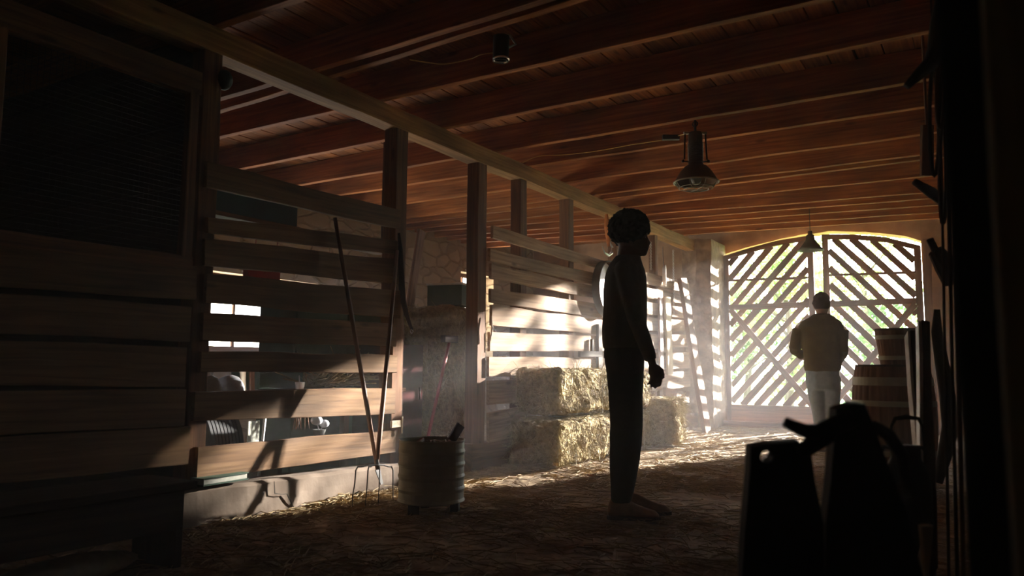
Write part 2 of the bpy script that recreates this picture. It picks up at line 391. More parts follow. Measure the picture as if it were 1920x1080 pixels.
# main beam and posts
mb = MB(); mb.board((XF-.07, YB_, 2.712), (XF-.07, 12.1, 2.712), .15, .14, wob=.005)
bm_ = mb.build('timber_beam', W_BEAM, base=(XF-.07, 5, 2.64)); tag(bm_, 'long pale timber beam running under the joists above the stall fences', 'beam')
def post(px, label, w=.12, top=2.64, x=XF-.07):
    y = at(px, 500, x=x).y
    mb = MB(); mb.board((x, y, -.02), (x, y, top), w, w*.95, wd=(0, 1, 0), wob=.006)
    return tag(mb.build('timber_post', W_POST, base=(x, y, 0)), label, 'post', 'posts under the long beam')
YA = at(385, 500, x=XF-.07).y
post(371, 'dark timber post between the mesh pen and the slatted pen')
post(738, 'timber post at the far end of the pen fence behind the pitchfork', .13)
post(893, 'dark timber post at the near end of the sunlit fence', .13)
post(972, 'timber post above the sunlit fence, first beyond the dark end post')
post(1062, 'timber post above the sunlit fence, nearest the hanging orange hook')
post(1152, 'timber post hidden mostly behind the standing curly haired person')
post(1225, 'timber post by the hanging planks beyond the curly haired person', .1)

# fences
def fence(name, pxl, pxr, rows, label, x=XF, mt=W_FENCE, th=.028, ext=(0, 0)):
    yl, yr = at(pxl, 600, x=x).y, at(pxr, 600, x=x).y
    root = thing(name, V((x, (yl+yr)/2, 0)), label, 'fence')
    for i, r in enumerate(rows):
        a, b, c, d = r[:4]
        zl0, zl1 = at(pxl, b, x=x).z, at(pxl, a, x=x).z; zr0, zr1 = at(pxr, d, x=x).z, at(pxr, c, x=x).z
        mb = MB(); e0, e1 = random.uniform(-.03, .02)+ext[0], random.uniform(-.01, .04)+ext[1]
        hl, hr = zl1-zl0, zr1-zr0
        mb.board((x+random.uniform(-.004, .004), yl-e0, (zl0+zl1)/2), (x+random.uniform(-.004, .004), yr+e1, (zr0+zr1)/2), hl, th, taper=max(.6, min(1.5, hr/hl)), wob=.006)
        mb.build('board', mt, root)
    return root, yl, yr
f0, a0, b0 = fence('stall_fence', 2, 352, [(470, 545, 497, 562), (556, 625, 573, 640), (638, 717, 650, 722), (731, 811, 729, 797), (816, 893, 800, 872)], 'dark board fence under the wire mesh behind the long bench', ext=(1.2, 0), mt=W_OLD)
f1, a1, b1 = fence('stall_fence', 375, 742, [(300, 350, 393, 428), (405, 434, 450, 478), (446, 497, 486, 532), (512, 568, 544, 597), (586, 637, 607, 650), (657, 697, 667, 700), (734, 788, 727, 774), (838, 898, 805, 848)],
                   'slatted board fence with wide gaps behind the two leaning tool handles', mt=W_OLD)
f2, a2, b2 = fence('stall_fence', 917, 1113, [(421, 445, 484, 503), (467, 490, 512, 534), (494, 523, 538, 559), (541, 567, 567, 594), (571, 610, 598, 626), (622, 659, 629, 657), (668, 707, 671, 700), (714, 760, 706, 735), (772, 830, 742, 790)],
                   'sunlit board fence behind the hay bales', ext=(0, .35))
f3, a3, b3 = fence('stall_fence', 1212, 1290, [(512, 534, 530, 549), (540, 561, 554, 571), (567, 590, 578, 597), (596, 622, 601, 621), (628, 656, 627, 650), (665, 698, 660, 690), (705, 735, 695, 725)], 'sunlit board fence beside the stone pillar near the gate', ext=(.3, 0))
# added light-blocking boards between the two pens, keep the mesh pen dark
mb = MB()
for k in range(15):
    mb.board((XL_+.02, YA-.02+.026*(k % 2), .1+k*.19), (XF-.14, YA-.02+.026*(k % 2), .1+k*.19), .215, .025, wob=.002, seg=.8)
tag(mb.build('pen_light_block', W_DARK, base=((XL_+XF)/2, YA, 0)), 'added dark boards blocking window light inside the pens behind the wire mesh screen', 'partition')
# wire mesh + frame above the near fence
mz0, mz1 = at(200, 462, x=XF).z, 2.36
r = thing('mesh_screen', V((XF, (a0+b0)/2, mz0)), 'dark wire mesh screen in a timber frame above the near fence', 'screen')
mb = MB(); mb.board((XF, a0-1.2, mz1+.05), (XF, b0, mz1+.05), .14, .05); mb.board((XF, a0-1.2, mz0-.03), (XF, b0, mz0-.03), .07, .04); mb.board((XF, a0-.1, mz0), (XF, a0-.1, mz1), .07, .05, wd=(0, 1, 0)); mb.board((XF, b0-.04, mz0), (XF, b0-.04, mz1), .06, .05, wd=(0, 1, 0))
mb.build('frame', W_POST, r)
mb = MB(); yy = a0-1.2
while yy < b0: mb.tube([(XF-.02, yy, mz0), (XF-.02, yy, mz1)], .0012, 3); yy += .028
zz = mz0
while zz < mz1: mb.tube([(XF-.02, a0-1.2, zz), (XF-.02, b0, zz)], .0012, 3); zz += .028
mb.build('wire_mesh', MESHM, r)

# plinth
zp0, zp1 = at(375, 914, x=XF+.05).z, at(735, 872, x=XF+.05).z
mb = MB(); y0, y1 = a1-.1, b1+.1; n = 40; rs = []
for k in range(n+1):
    y = y0+(y1-y0)*k/n; zt = zp0+(zp1-zp0)*k/n+.006*noise.noise(V((y*5, 0, 0))); e = .012*noise.noise(V((y*4, 3, 0)))
    rs.append([V((XF-.12, y, -.05)), V((XF-.12, y, zt)), V((XF+.035+e, y, zt)), V((XF+.055+e, y, zt-.02)), V((XF+.06+e, y, zt*.5)), V((XF+.075+e, y, -.05))])
mb.rings(rs); pl = tag(mb.build('stone_plinth', PLINTH, base=(XF, (y0+y1)/2, 0)), 'cracked pale low stone plinth under the slatted fence', 'plinth')
mb = MB(); cr = [at(514, 902, x=XF+.07), at(515, 925, x=XF+.075), at(528, 927, x=XF+.075), at(538, 926, x=XF+.075), at(545, 940, x=XF+.078), at(552, 953, x=XF+.078)]
mb.tube(cr, [.002, .003, .002, .003, .004, .002], 5); mb.build('crack', BLACK, pl)
mb = MB(); mb.board((XF-.05, b1+1.0, .1), (XF-.05, 11.5, .1), .24, .1, wob=.008)
tag(mb.build('sill_timber', W_POST, base=(XF-.05, 8, 0)), 'low timber sill under the sunlit fence behind the hay', 'sill')

# stone pillar left of the gate
mb = MB(); rs = []
pa, pb = at(1294, 700, y=11.6).x, at(1346, 700, y=11.6).x
for k in range(19):
    z = -.05+2.85*k/18; rs.append([V((x_+.03*noise.noise(V((x_*3, y_, z*3))), y_+.03*noise.noise(V((x_*3, y_+7, z*3))), z)) for x_, y_ in ((pa, 11.35), ((pa+pb)/2, 11.32), (pb, 11.38), (pb, 11.75), (pb, 12.16), (pa, 12.16), (pa, 11.75))])
mb.rings(rs); struct(mb.build('trim_1', PILLAR, base=(pa, 11.6, 0)), 'rough stone pillar at the left of the gateway')

# gate: two arched leaves of diagonal slats
def leaf(name, x0, x1, top_pts, z0, direction, label, brace):
    yc = GY; root = bpy.data.objects.new(name, None); COL.objects.link(root); root.location = (x0, yc, 0); root['_b'] = (x0, yc, 0); tag(root, label, None, None, 'structure'); ALL.append(root)
    tz = lambda x: arch_z(x, top_pts)
    sw = .085
    mb = MB()
    for xs in (x0+sw/2, x1-sw/2): mb.board((xs, yc, z0), (xs, yc, tz(xs)-.01), sw, .05, wd=(1, 0, 0))
    mb.build('stile', W_GATE, root)
    mb = MB(); n = 12; rs = []
    for k in range(n+1):
        x = x0+(x1-x0)*k/n; z = tz(x); rs.append([V((x, yc-.027, z-.07)), V((x, yc+.027, z-.07)), V((x, yc+.027, z)), V((x, yc-.027, z))])
    mb.rings(rs); mb.build('top_rail', W_GATE, root)
    zb = z0+.26; zm = ZMID
    mb = MB(); mb.board((x0+sw, yc-.002, z0+.13), (x1-sw, yc-.002, z0+.13), .26, .045); mb.build('bottom_board', W_GATE, root)
    mb = MB(); mb.board((x0+sw, yc-.03, zm), (x1-sw, yc-.03, zm), .085, .03); mb.build('middle_rail', W_GATE, root)
    mb = MB(); mb.board((x0+sw, yc-.035, zm+.42), (x1-sw, yc-.035, zm+.4), .035, .02); mb.build('thin_rail', W_GATE, root)
    mb = MB(); mb.board(brace[0], brace[1], .085, .03, wd=(1, 0, 0)); mb.build('brace', W_GATE, root)
    mb = MB(); sp = .235 if direction > 0 else .25; c = -6
    # slats at 45 degrees, clipped to the leaf
    while c < 8:
        pts = []
        for k in range(0, 121):
            x = x0+sw+(x1-x0-2*sw)*k/120; z = c + direction*SLOPE*(x-x0)
            if zb-.02 < z < tz(x)-.05: pts.append((x, z))
        if len(pts) > 3:
            (xa, za), (xb, zb_) = pts[0], pts[-1]
            mb.board((xa, yc+.01, za), (xb, yc+.01, zb_), .088+random.uniform(-.006, .008), .022, wd=(0, 0, 1), wob=.004)
        c += sp+random.uniform(-.01, .01)
    mb.build('slat_panel', W_GATE, root)
    return root
SLOPE = 1.1
ZMID = at(1450, 574, y=GY).z
gx = lambda px: at(px, 600, y=GY).x
def tops(l): return [(at(a, b, y=GY).x, at(a, b, y=GY).z) for a, b in l]
g0 = at(1440, 797, y=GY).z
zlow = max(.06, g0)
TL = tops([(1356, 481), (1400, 467), (1460, 451), (1524, 441)]); TR = tops([(1541, 440), (1600, 440), (1660, 445), (1726, 461)])
leaf('door_1', TL[0][0], TL[-1][0], TL, zlow, 1, 'left gate leaf of diagonal slats rising to the right', (V((gx(1372), GY-.04, ZMID-.04)), V((gx(1518), GY-.04, zlow+.28))))
leaf('door_2', TR[0][0], TR[-1][0], TR, zlow, -1, 'right gate leaf of diagonal slats falling to the right', (V((gx(1718), GY-.04, ZMID-.04)), V((gx(1556), GY-.04, zlow+.28))))
# frame posts of the gate and threshold
for px, lab in ((1349, 'left reddish post of the gate frame'), (1738, 'right dark post of the gate frame')):
    x = at(px, 600, y=GY).x + (-.05 if px < 1500 else .03); mb = MB(); mb.board((x, GY-.02, -.03), (x, GY-.02, arch_z(x)), .1, .1, wd=(1, 0, 0), wob=.012)
    struct(mb.build('trim_%d' % (2 if px < 1500 else 3), W_POST, base=(x, GY, 0)), lab)
mb = MB(); mb.board((GXL, GY-.16, .03), (GXR-.05, GY-.16, .03), .1, .07, wd=(0, 0, 1)); struct(mb.build('trim_4', W_GATE, base=((GXL+GXR)/2, GY-.16, 0)), 'low timber threshold before the gate')

# ------------------------------------------------------------------ straw on the floor
def strands(n, fn, rr=(.0012, .0026), ll=(.05, .2), seed=1, flatness=.08):
    rnd = random.Random(seed); m = MB(); 
    for i in range(n):
        p = fn(rnd)
        if p is None: continue
        a = rnd.uniform(0, 2*PI); L = rnd.uniform(*ll); el = rnd.gauss(0, flatness)
        d = V((math.cos(a)*math.cos(el), math.sin(a)*math.cos(el), abs(math.sin(el)))); r = rnd.uniform(*rr)
        e = V((-d.y, d.x, 0)).normalized()*r; u = V((0, 0, r)); b = len(m.v); q = p+d*L; mid = (p+q)/2+V((rnd.gauss(0, .006), rnd.gauss(0, .006), rnd.uniform(0, .01)))
        m.v.extend([p-e, p+e, p+u*1.6, mid-e, mid+e, mid+u*1.6, q-e, q+e, q+u*1.6])
        for k in (0, 3):
            for x, y in ((0, 1), (1, 2), (2, 0)): m.face((b+k+x, b+k+y, b+k+3+y, b+k+3+x), [(0, 0)]*4)
    return m
def fl(rnd):
    t = rnd.random()
    if t < .6: x, y = rnd.uniform(-3.6, .4), rnd.uniform(1.4, 7)
    elif t < .8: x, y = rnd.uniform(-3.6, .1), rnd.uniform(7, 12)
    elif t < .93: x, y = XF+.08+abs(rnd.gauss(0, .12)), rnd.uniform(2.8, 6)
    else: x, y = rnd.uniform(-6, XF-.1), rnd.uniform(2, 10)
    if noise.noise(V((x*1.1, y*1.1, 4))) < rnd.uniform(-.6, .35)-.1: return None
    return V((x, y, fz(x, y)+.002))
tag(strands(26000, fl, seed=3).build('loose_straw', STRAW, base=(-2, 6, 0)), 'loose straw scattered over the earth floor', 'straw', None, 'stuff')

# ------------------------------------------------------------------ hay
def bale(name, c, sz, label, rot=0, group=None, stalks=1500, seed=1, cat='hay bale', twine=True):
    rnd = random.Random(seed); c = V(c); root = thing(name, V((c.x, c.y, c.z-sz[2]/2)), label, cat, group)
    R = Matrix.Rotation(rot, 3, 'Z'); bmh = bmesh.new(); bmesh.ops.create_cube(bmh, size=1)
    bmesh.ops.subdivide_edges(bmh, edges=bmh.edges[:], cuts=22, use_grid_fill=True)
    m = MB(); hs = V(sz)/2
    for v in bmh.verts:
        p = V((v.co.x*sz[0], v.co.y*sz[1], v.co.z*sz[2]))
        # round the edges
        q = V([max(-hs[i]+.07, min(hs[i]-.07, p[i])) for i in range(3)]); d = p-q
        if d.length > 0: p = q+d.normalized()*min(.07, d.length) if d.length > .07 else p
        nrm = (p-q).normalized() if (p-q).length > 1e-5 else V((0, 0, 1))
        k = .022*noise.noise(p*9+V((seed, 0, 0))) + .016*noise.noise(p*26+V((0, seed, 0))) + .035*noise.noise(p*3.1+V((0, 0, seed)))
        p = p+nrm*(k-.02)
        if p.z < -hs.z: p.z = -hs.z
        m.v.append(c+R @ p)
    bmh.verts.index_update()
    for f in bmh.faces: m.face(tuple(v.index for v in f.verts), [(0, 0)]*4)
    bmh.free(); m.build('body', HAY, root)
    st = MB()
    for i in range(stalks):
        ax = rnd.choice((0, 0, 1, 1, 2)); sg = 1 if ax == 2 else rnd.choice((-1, 1)); p = V([rnd.uniform(-hs[k], hs[k])*.96 for k in range(3)]); p[ax] = sg*(hs[ax]-.03)
        nrm = V((0, 0, 0)); nrm[ax] = sg; t = V([rnd.gauss(0, 1) for k in range(3)]); t[ax] = 0; t.normalize()
        d = (t + nrm*rnd.uniform(.1, .7) + V((0, 0, -.3))).normalized(); L = rnd.uniform(.04, .14); r_ = rnd.uniform(.0011, .0022)
        q1 = p+d*L*.5+V((0, 0, -.004)); q2 = p+d*L+V((0, 0, -.018)); e = d.cross(nrm).normalized()*r_; u = nrm*r_
        if q2.z < -hs.z: continue
        b = len(st.v)
        for q in (p, q1, q2): st.v.extend([c+R @ (q-e), c+R @ (q+e), c+R @ (q+u*1.5)])
        for k in (0, 3):
            for x, y in ((0, 1), (1, 2), (2, 0)): st.face((b+k+x, b+k+y, b+k+3+y, b+k+3+x), [(0, 0)]*4)
    tag(st.build('stalks', HAYS, root), None, None, None, 'stuff')
    if twine:
        i = 0 if sz[0] > sz[1] else 1; j = 1-i
        for f in (-.22, .22):
            tm = MB(); pts = []
            for a, b in ((-1, -1), (1, -1), (1, 1), (-1, 1), (-1, -1)):
                p = V((0, 0, 0)); p[i] = sz[i]*f; p[j] = a*(hs[j]-.005); p.z = b*(hs.z-.005); pts.append(c+R @ p)
            tm.tube(pts, .003, 5); tm.build('twine', PAPER, root)
    return root
HX = -3.37
bale('hay_bale', (HX, 6.45, .215), (.52, 1.15, .43), 'lower hay bale of the stack left of the standing person', .02, 'hay bales before the sunlit fence', 2600, 1)
bale('hay_bale', (HX-.0, 6.55, .645), (.48, 1.15, .42), 'upper hay bale of the stack left of the standing person', -.03, 'hay bales before the sunlit fence', 2600, 2)
bale('hay_bale', (HX-.0, 7.6, .215), (.5, 1.1, .43), 'lower hay bale at the far end of the stack, half behind the standing person', .04, 'hay bales before the sunlit fence', 1800, 3)
bale('hay_bale', (HX-.0, 7.6, .63), (.48, .95, .4), 'upper hay bale behind the standing person', -.03, 'hay bales before the sunlit fence', 1800, 4)
bale('hay_bale', (HX+.1, 8.55, .27), (.6, .75, .54), 'shaggy sunlit hay bale on the floor nearest the gate', .25, 'hay bales before the sunlit fence', 3800, 5)
# tall straw stack inside the stall opening
ps = at(835, 850, x=-4.35)
bale('straw_stack', (-4.5, ps.y+.1, .72), (.62, .62, 1.44), 'tall upright straw stack in the stall opening behind the metal drum', .15, None, 4200, 9, 'straw stack', False)
mb = MB(); g = V((-4.5, ps.y+.1, 1.44)); mb.box(g+V((.08, .05, .1)), (.36, .3, .2), .2)
bx = tag(mb.build('storage_box', GREEN, base=g), 'small green box on top of the tall straw stack', 'box')
mb = MB(); mb.box(g+V((.08, .05, .207)), (.38, .32, .02), .2); mb.build('lid', ENAMEL, bx)

# ------------------------------------------------------------------ metal drum
dc = at(808, 957, z=0); dc = V((dc.x, dc.y, 0)); ddist = (dc-V((0, 0, 0))).dot(FW); dr = 61/FPX*ddist*.985
dzt = at_d(808, 822, ddist).z; dzb = .055
dr_root = thing('metal_drum', dc, 'grey ribbed metal drum on short feet beside the pitchfork', 'drum')
prof = [(dr*.97, dzb)]
k = 0; z = dzb
while z < dzt-.02:
    prof.append((dr*(1 if k % 4 else 1.03), z+.008)); z += .018; k += 1
prof += [(dr*1.02, dzt-.008), (dr*1.02, dzt), (dr*.985, dzt), (dr*.975, dzt-.08), (dr*.97, dzt-.1), (.001, dzt-.1)]
mb = MB(); mb.lathe([(.001, dzb)]+prof, dc, 48, caps=False); mb.build('body', METAL, dr_root, smooth=False)
for a in (.4, 2.5, 4.6):
    mb = MB(); p = dc+V((math.cos(a)*dr*.75, math.sin(a)*dr*.75, 0)); mb.box(p+V((0, 0, .03)), (.05, .05, .07), a); mb.build('foot', IRON, dr_root)
for i in range(9):
    mb = MB(); a = i*.7; p = dc+V((math.cos(a)*dr*.45, math.sin(a)*dr*.5, dzt-.035)); q = p+V((math.cos(a*2.3)*.07, math.sin(a*2.3)*.07, random.uniform(-.01, .03)))
    mb.board(p-(q-p)*.4, q, .035, .02, wob=.004)
    tag(mb.build('firewood_stick', W_TOOL, base=p), 'short split stick of firewood lying in the metal drum', 'firewood', 'firewood sticks in the metal drum')
mb = MB(); p = at_d(846, 826, ddist-.02); q = at_d(864, 797, ddist+.02); mb.board(p, q, .055, .02, wob=.002)
tag(mb.build('scoop_handle', LEATHER, base=p), 'dark flat handle sticking up out of the metal drum', 'handle')

# ------------------------------------------------------------------ pitchfork and broomstick leaning on the fence
xt = XF+.1
def pole(pts, r, mt, root, name='handle', n=10):
    mb = MB(); mb.tube(pts, r, n); return mb.build(name, mt, root, smooth=True)
# fork: handle from top (742,500) to ferrule (708,870); tines down to floor
top, fer = at(745, 470, x=XF+.035), at(707, 868, x=XF+.3)
pf = thing('pitchfork', at(700, 970, x=XF+.38), 'long handled pitchfork with wire tines standing on the floor against the fence', 'pitchfork')
pole([top+(fer-top)*t for t in (0, .3, .6, .9, 1)], [.012, .014, .015, .016, .013], W_TOOL, pf)
xs = XF+.36
sh = [at(707, 862, x=XF+.3), at(709, 880, x=XF+.32)]
mb = MB(); mb.tube(sh, .011, 8)
tines = []
yt = 872
for (pxt, pxb, yb) in ((667, 661, 950), (690, 685, 975), (712, 709, 978), (737, 737, 952)):
    s0 = at(707, yt+4, x=xs-.02)
    pts = [at(707+(pxt-707)*f, yt+ (0 if f < .7 else 3), x=xs-.02) for f in (0, .4, .7, .9)]+[at(pxt, yt+10, x=xs), at(pxt+(pxb-pxt)*.3, yt+35, x=xs+.01), at(pxb, yb-20, x=xs+.03), at(pxb, yb, x=xs+.05)]
    pts = [V((p.x, p.y, max(p.z, .004))) for p in pts]
    mb.tube(pts, [.005]*4+[.0045, .004, .0035, .0015], 6)
mb.build('tines', IRON, pf)
# second handle
a, b = at(628, 408, x=XF+.03), at(708, 880, x=XF+.24); b2_ = at(716, 908, x=XF+.27)
bs = thing('hoe', b2_, 'long handled hoe leaning with its handle crossing the pitchfork', 'hoe')
pole([a+(b-a)*t for t in (0, .25, .5, .75, 1)], [.013, .014, .015, .015, .014], W_TOOL, bs)
mb = MB(); mb.board(b, b2_, .05, .006, wd=(0, 1, 0), taper=.5, wob=0); mb.build('blade', IRON, bs)
# leather strap hanging from the post
mb = MB(); pts = [at(a_, b_, x=XF+.03) for a_, b_ in ((748, 437), (750, 470), (752, 520), (755, 560), (762, 590), (772, 618))]
mb.tube(pts, [.012, .026, .03, .028, .022, .014], 8, flat=.2)
st = tag(mb.build('leather_strap', LEATHER, base=pts[0]), 'black curved leather strap hanging from the fence end', 'strap')
mb = MB(); p = pts[-1]; mb.torus(p+V((0, 0, -.012)), .018, .004, (1, 0, 0), 4, 5); mb.build('buckle', STEEL, st)
# latch plate and nail on fence end
mb = MB(); p = at(742, 795, x=XF+.03); mb.box(p, (.02, .1, .05)); mb.tube([p+V((.01, .06, .05)), p+V((.01, .06, -.07))], .006, 6)
tag(mb.build('fence_latch', W_PALE, base=p), 'small pale latch at the far end of the slatted fence', 'latch')
# green book on the plinth
bp_ = at(412, 905, x=XF+.03); mb = MB(); R3 = .06
bk = thing('book', V((XF+.0, bp_.y, zp0+.01)), 'green book lying on the plinth under the slatted fence', 'book')
mb.box(V((XF-.0, bp_.y, zp0+.028)), (.15, .3, .028), .06); mb.build('pages', PAPER, bk)
mb = MB(); mb.box(V((XF-.0, bp_.y, zp0+.046)), (.165, .315, .006), .06); mb.box(V((XF-.0, bp_.y, zp0+.011)), (.165, .315, .006), .06); mb.build('cover', GREEN, bk)

# ------------------------------------------------------------------ things inside the near stall
def xpt(px, py, x): return at(px, py, x=x)
def cube_thing(name, px0, py0, px1, py1, x, depth, m, label, cat, base_z=None, holder=None):
    a, b = at(px0, py0, x=x), at(px1, py1, x=x)
    z0 = b.z if base_z is None else base_z
    mb = MB(); mb.box(((x-depth/2), (a.y+b.y)/2, (a.z+z0)/2), (depth, abs(b.y-a.y), a.z-z0)); return tag(mb.build(name, m, base=(x-depth/2, (a.y+b.y)/2, z0)), label, cat)
# work table standing behind the fence that carries the small things
zt = at(500, 731, x=-4.3).z
tb = thing('work_table', V((-4.5, 3.9, 0)), 'rough work table behind the slatted fence, under the sacks and twigs', 'table')
ty0, ty1 = at(372, 730, x=-4.3).y-.1, at(720, 730, x=-4.3).y
mb = MB()
for k in range(4): mb.board((-4.15-.17*k, ty0, zt-.02), (-4.15-.17*k, ty1, zt-.02), .165, .03, wd=(1, 0, 0))
mb.build('tabletop', W_POST, tb)
for lx in (-4.12, -4.64):
    for ly in (ty0+.1, ty1-.1):
        mb = MB(); mb.board((lx, ly, 0), (lx, ly, zt-.035), .06, .06, wd=(1, 0, 0)); mb.build('leg', W_POST, tb)
def sack(px0, px1, pyt, x, label):
    a, b = at(px0, 731, x=x), at(px1, 731, x=x); t = at((px0+px1)/2, pyt, x=x); cy = (a.y+b.y)/2; h = t.z-zt; ry = (b.y-a.y)/2
    mb = MB(); rs = []
    for k in range(9):
        f = k/8; s = (1-f**1.8)**.6*.95+.06; rs.append([V((x+math.cos(2*PI*i/18)*.13*s+.015*noise.noise(V((i, f*4, px0))), cy+f*f*.03+math.sin(2*PI*i/18)*ry*s, zt-.003+h*f)) for i in range(18)])
    mb.rings(rs); return tag(mb.build('sack', WHITE, base=(x, cy, zt), smooth=True), label, 'sack')
sack(376, 400, 703, -4.25, 'small white sack peeking out at the left edge of the fence gap')
sack(402, 448, 702, -4.25, 'larger pointed white sack behind the slatted fence')
mb = MB(); a, b = at(478, 692, x=-4.45), at(558, 730, x=-4.45)
ch = thing('metal_chest', V((-4.5, (a.y+b.y)/2, zt)), 'low green metal chest on the table behind the fence', 'chest')
mb.box((-4.55, (a.y+b.y)/2, (a.z+zt)/2-.012), (.3, b.y-a.y, a.z-zt-.024)); mb.build('body', GREEN, ch)
mb = MB(); mb.box((-4.55, (a.y+b.y)/2, a.z-.01), (.32, b.y-a.y+.02, .022)); mb.build('lid', GREEN, ch)
for px, lab in ((455, 'left upright wooden stake between the sacks and the green chest'), (472, 'right upright wooden stake between the sacks and the green chest')):
    p = at(px, 731, x=-4.3); mb = MB(); mb.board((-4.3, p.y, zt-.003), (-4.3, p.y-.01, zt+.26), .04, .02, wd=(0, 1, 0)); tag(mb.build('wooden_stake', W_PALE if px == 455 else W_TOOL, base=p), lab, 'stake')
p = at(562, 731, x=-4.2); cu = thing('cup', V((-4.2, p.y, zt)), 'small white cup with a brush on the table behind the fence', 'cup')
mb = MB(); mb.lathe([(.001, 0), (.028, 0), (.036, .055), (.033, .055), (.026, .008), (.001, .008)], (-4.2, p.y, zt-.002), 18, caps=False); mb.build('body', ENAMEL, cu)
mb = MB(); mb.tube([(-4.2, p.y, zt+.01), (-4.2, p.y-.01, zt+.1)], .005, 6); mb.build('brush', ENAMEL, cu)
# twigs pile
def tw(rnd):
    f = rnd.random(); p = at(572+f*95, 727, x=-4.25-rnd.random()*.3); return V((p.x, p.y, zt+.002+rnd.random()*(.015+.1*f)))
tag(strands(240, tw, (.003, .006), (.12, .4), 5, .35).build('twig_pile', STRAW, base=(-4.3, 4, zt)), 'heap of dry pale twigs on the table behind the fence', 'twigs', None, 'stuff')
# tyre on a low trestle: rests on the floor
tp = at(428, 800, x=-4.02); tr = .33
ty = thing('tyre', V((-4.3, tp.y, 0)), 'black tyre with ribbed tread standing behind the lower fence gap', 'tyre')
mb = MB(); rs = []; n = 48
prof_ = [(.12, -.1), (.03, -.14), (.008, -.125)]
for g_ in range(9): y_ = -.115+.0255*g_; prof_ += [(0, y_), (0, y_+.018), (.012, y_+.02), (.012, y_+.024)]
prof_ += [(.008, .125), (.03, .14), (.12, .1), (.12, 0)]
for k in range(n):
    a = 2*PI*k/n; rs.append([V((-4.34+(tr-dd_)*math.cos(a), tp.y+yy, tr+(tr-dd_)*math.sin(a))) for dd_, yy in prof_])
rs.append(rs[0]); mb.rings(rs, caps=False); mb.build('tread', RUBBER, ty)
mb = MB(); mb.lathe([(.001, -.02), (tr-.12, -.04), (tr-.12, .04), (.001, .02)], (-4.34, tp.y, tr), 24, caps=False, axis=(0, 1, 0)); mb.build('rim', METAL, ty)
cube_thing('card', 466, 790, 486, 826, -4.22, .01, PAPER, 'pale card standing beside the tyre behind the fence', 'card', 0)
a = at(497, 788, x=-4.1); mb = MB(); mb.board((-4.12, a.y-.03, 0), (-4.12, a.y+.02, a.z+.06), .02, .02, wd=(0, 1, 0)); tag(mb.build('white_pole', ENAMEL, base=(-4.12, a.y, 0)), 'thin white pole behind the lower fence gap', 'pole')
# hanging roots, flower pot
p = at(567, 777, x=-4.12); mb = MB()
for k in range(9):
    q = V((-4.12+random.gauss(0, .012), p.y+random.gauss(0, .025), zt-.035)); mb.tube([q, q+V((random.gauss(0, .01), random.gauss(0, .012), -.1)), q+V((random.gauss(0, .02), random.gauss(0, .03), -.24))], [.006, .004, .002], 5)
tag(mb.build('root_bunch', W_TOOL, base=p), 'bunch of dried roots hanging under the table edge', 'roots')
p = at(608, 826, x=-4.0); p.x = -4.05
stz = at(608, 822, x=-4.05).z
mb = MB(); mb.board((-4.05, p.y-.5, stz-.02), (-4.05, p.y+.4, stz-.02), .2, .03, wd=(1, 0, 0)); 
sh_ = thing('low_shelf', V((-4.05, p.y, 0)), 'low plank shelf behind the lower gap of the slatted fence', 'shelf'); mb.build('plank', W_DARK, sh_)
for yy in (p.y-.42, p.y+.32):
    mb = MB(); mb.board((-4.05, yy, 0), (-4.05, yy, stz-.033), .16, .04, wd=(1, 0, 0)); mb.build('leg', W_DARK, sh_)
fp = thing('flower_pot', V((-4.05, p.y, stz)), 'grey pot of white flowers on the low shelf behind the fence', 'plant')
mb = MB(); mb.lathe([(.001, 0), (.03, 0), (.045, .07), (.04, .07), (.001, .06)], (-4.05, p.y, stz-.004), 18, caps=False); mb.build('pot', TERRA, fp)
for dx, dy, dz, r_ in ((0, -.03, .13, .042), (.01, .035, .105, .035)):
    mb = MB(); mb.sphere((-4.05+dx, p.y+dy, stz+dz), (r_, r_, r_*.8)); mb.tube([(-4.05, p.y, stz+.05), (-4.05+dx, p.y+dy, stz+dz)], .004, 5); mb.build('blossom', WHITE, fp, smooth=True)
# green shutter, teal box, red thing, maroon cabinet
cz0 = 0
a, b = at(557, 527, x=-4.6), at(735, 665, x=-4.6)
gs = thing('cupboard', V((-4.85, (a.y+b.y)/2, zt)), 'dark green cupboard seen through the upper gaps of the slatted fence', 'cupboard')
mb = MB(); mb.box((-4.87, (a.y+b.y)/2+.05, (a.z+.0)/2), (.4, b.y-a.y, a.z)); mb.build('body', GREEN, gs)
for f in (.25, .75):
    mb = MB(); yy = a.y+(b.y-a.y)*f+.05; mb.box((-4.66, yy, (a.z+zt)/2), (.02, (b.y-a.y)*.47, a.z-zt-.05)); mb.build('door', GREEN, gs)
# shelf on brackets high in the stall carrying the teal box
hz = at(470, 412, x=-4.4).z
a, b = at(392, 355, x=-4.35), at(557, 412, x=-4.35)
mb = MB(); mb.board((-4.45, a.y-.2, hz-.02), (-4.45, b.y+1.2, hz-.02), .3, .03, wd=(1, 0, 0)); sh2 = thing('high_shelf', V((-4.45, (a.y+b.y)/2, hz-.04)), 'high shelf inside the slatted pen carrying a teal box', 'shelf'); mb.build('plank', W_POST, sh2)
for yy in (a.y-.1, b.y+1.1):
    mb = MB(); mb.board((-4.45, yy, hz-.035), (-4.45, yy, 3.0), .05, .03, wd=(1, 0, 0)); mb.build('hanger', W_POST, sh2)
mb = MB(); mb.box((-4.47, (a.y+b.y)/2, hz+.11), (.24, b.y-a.y, .23)); tag(mb.build('crate', TEAL, base=(-4.47, (a.y+b.y)/2, hz)), 'dark teal crate behind the top gap of the slatted fence', 'crate')
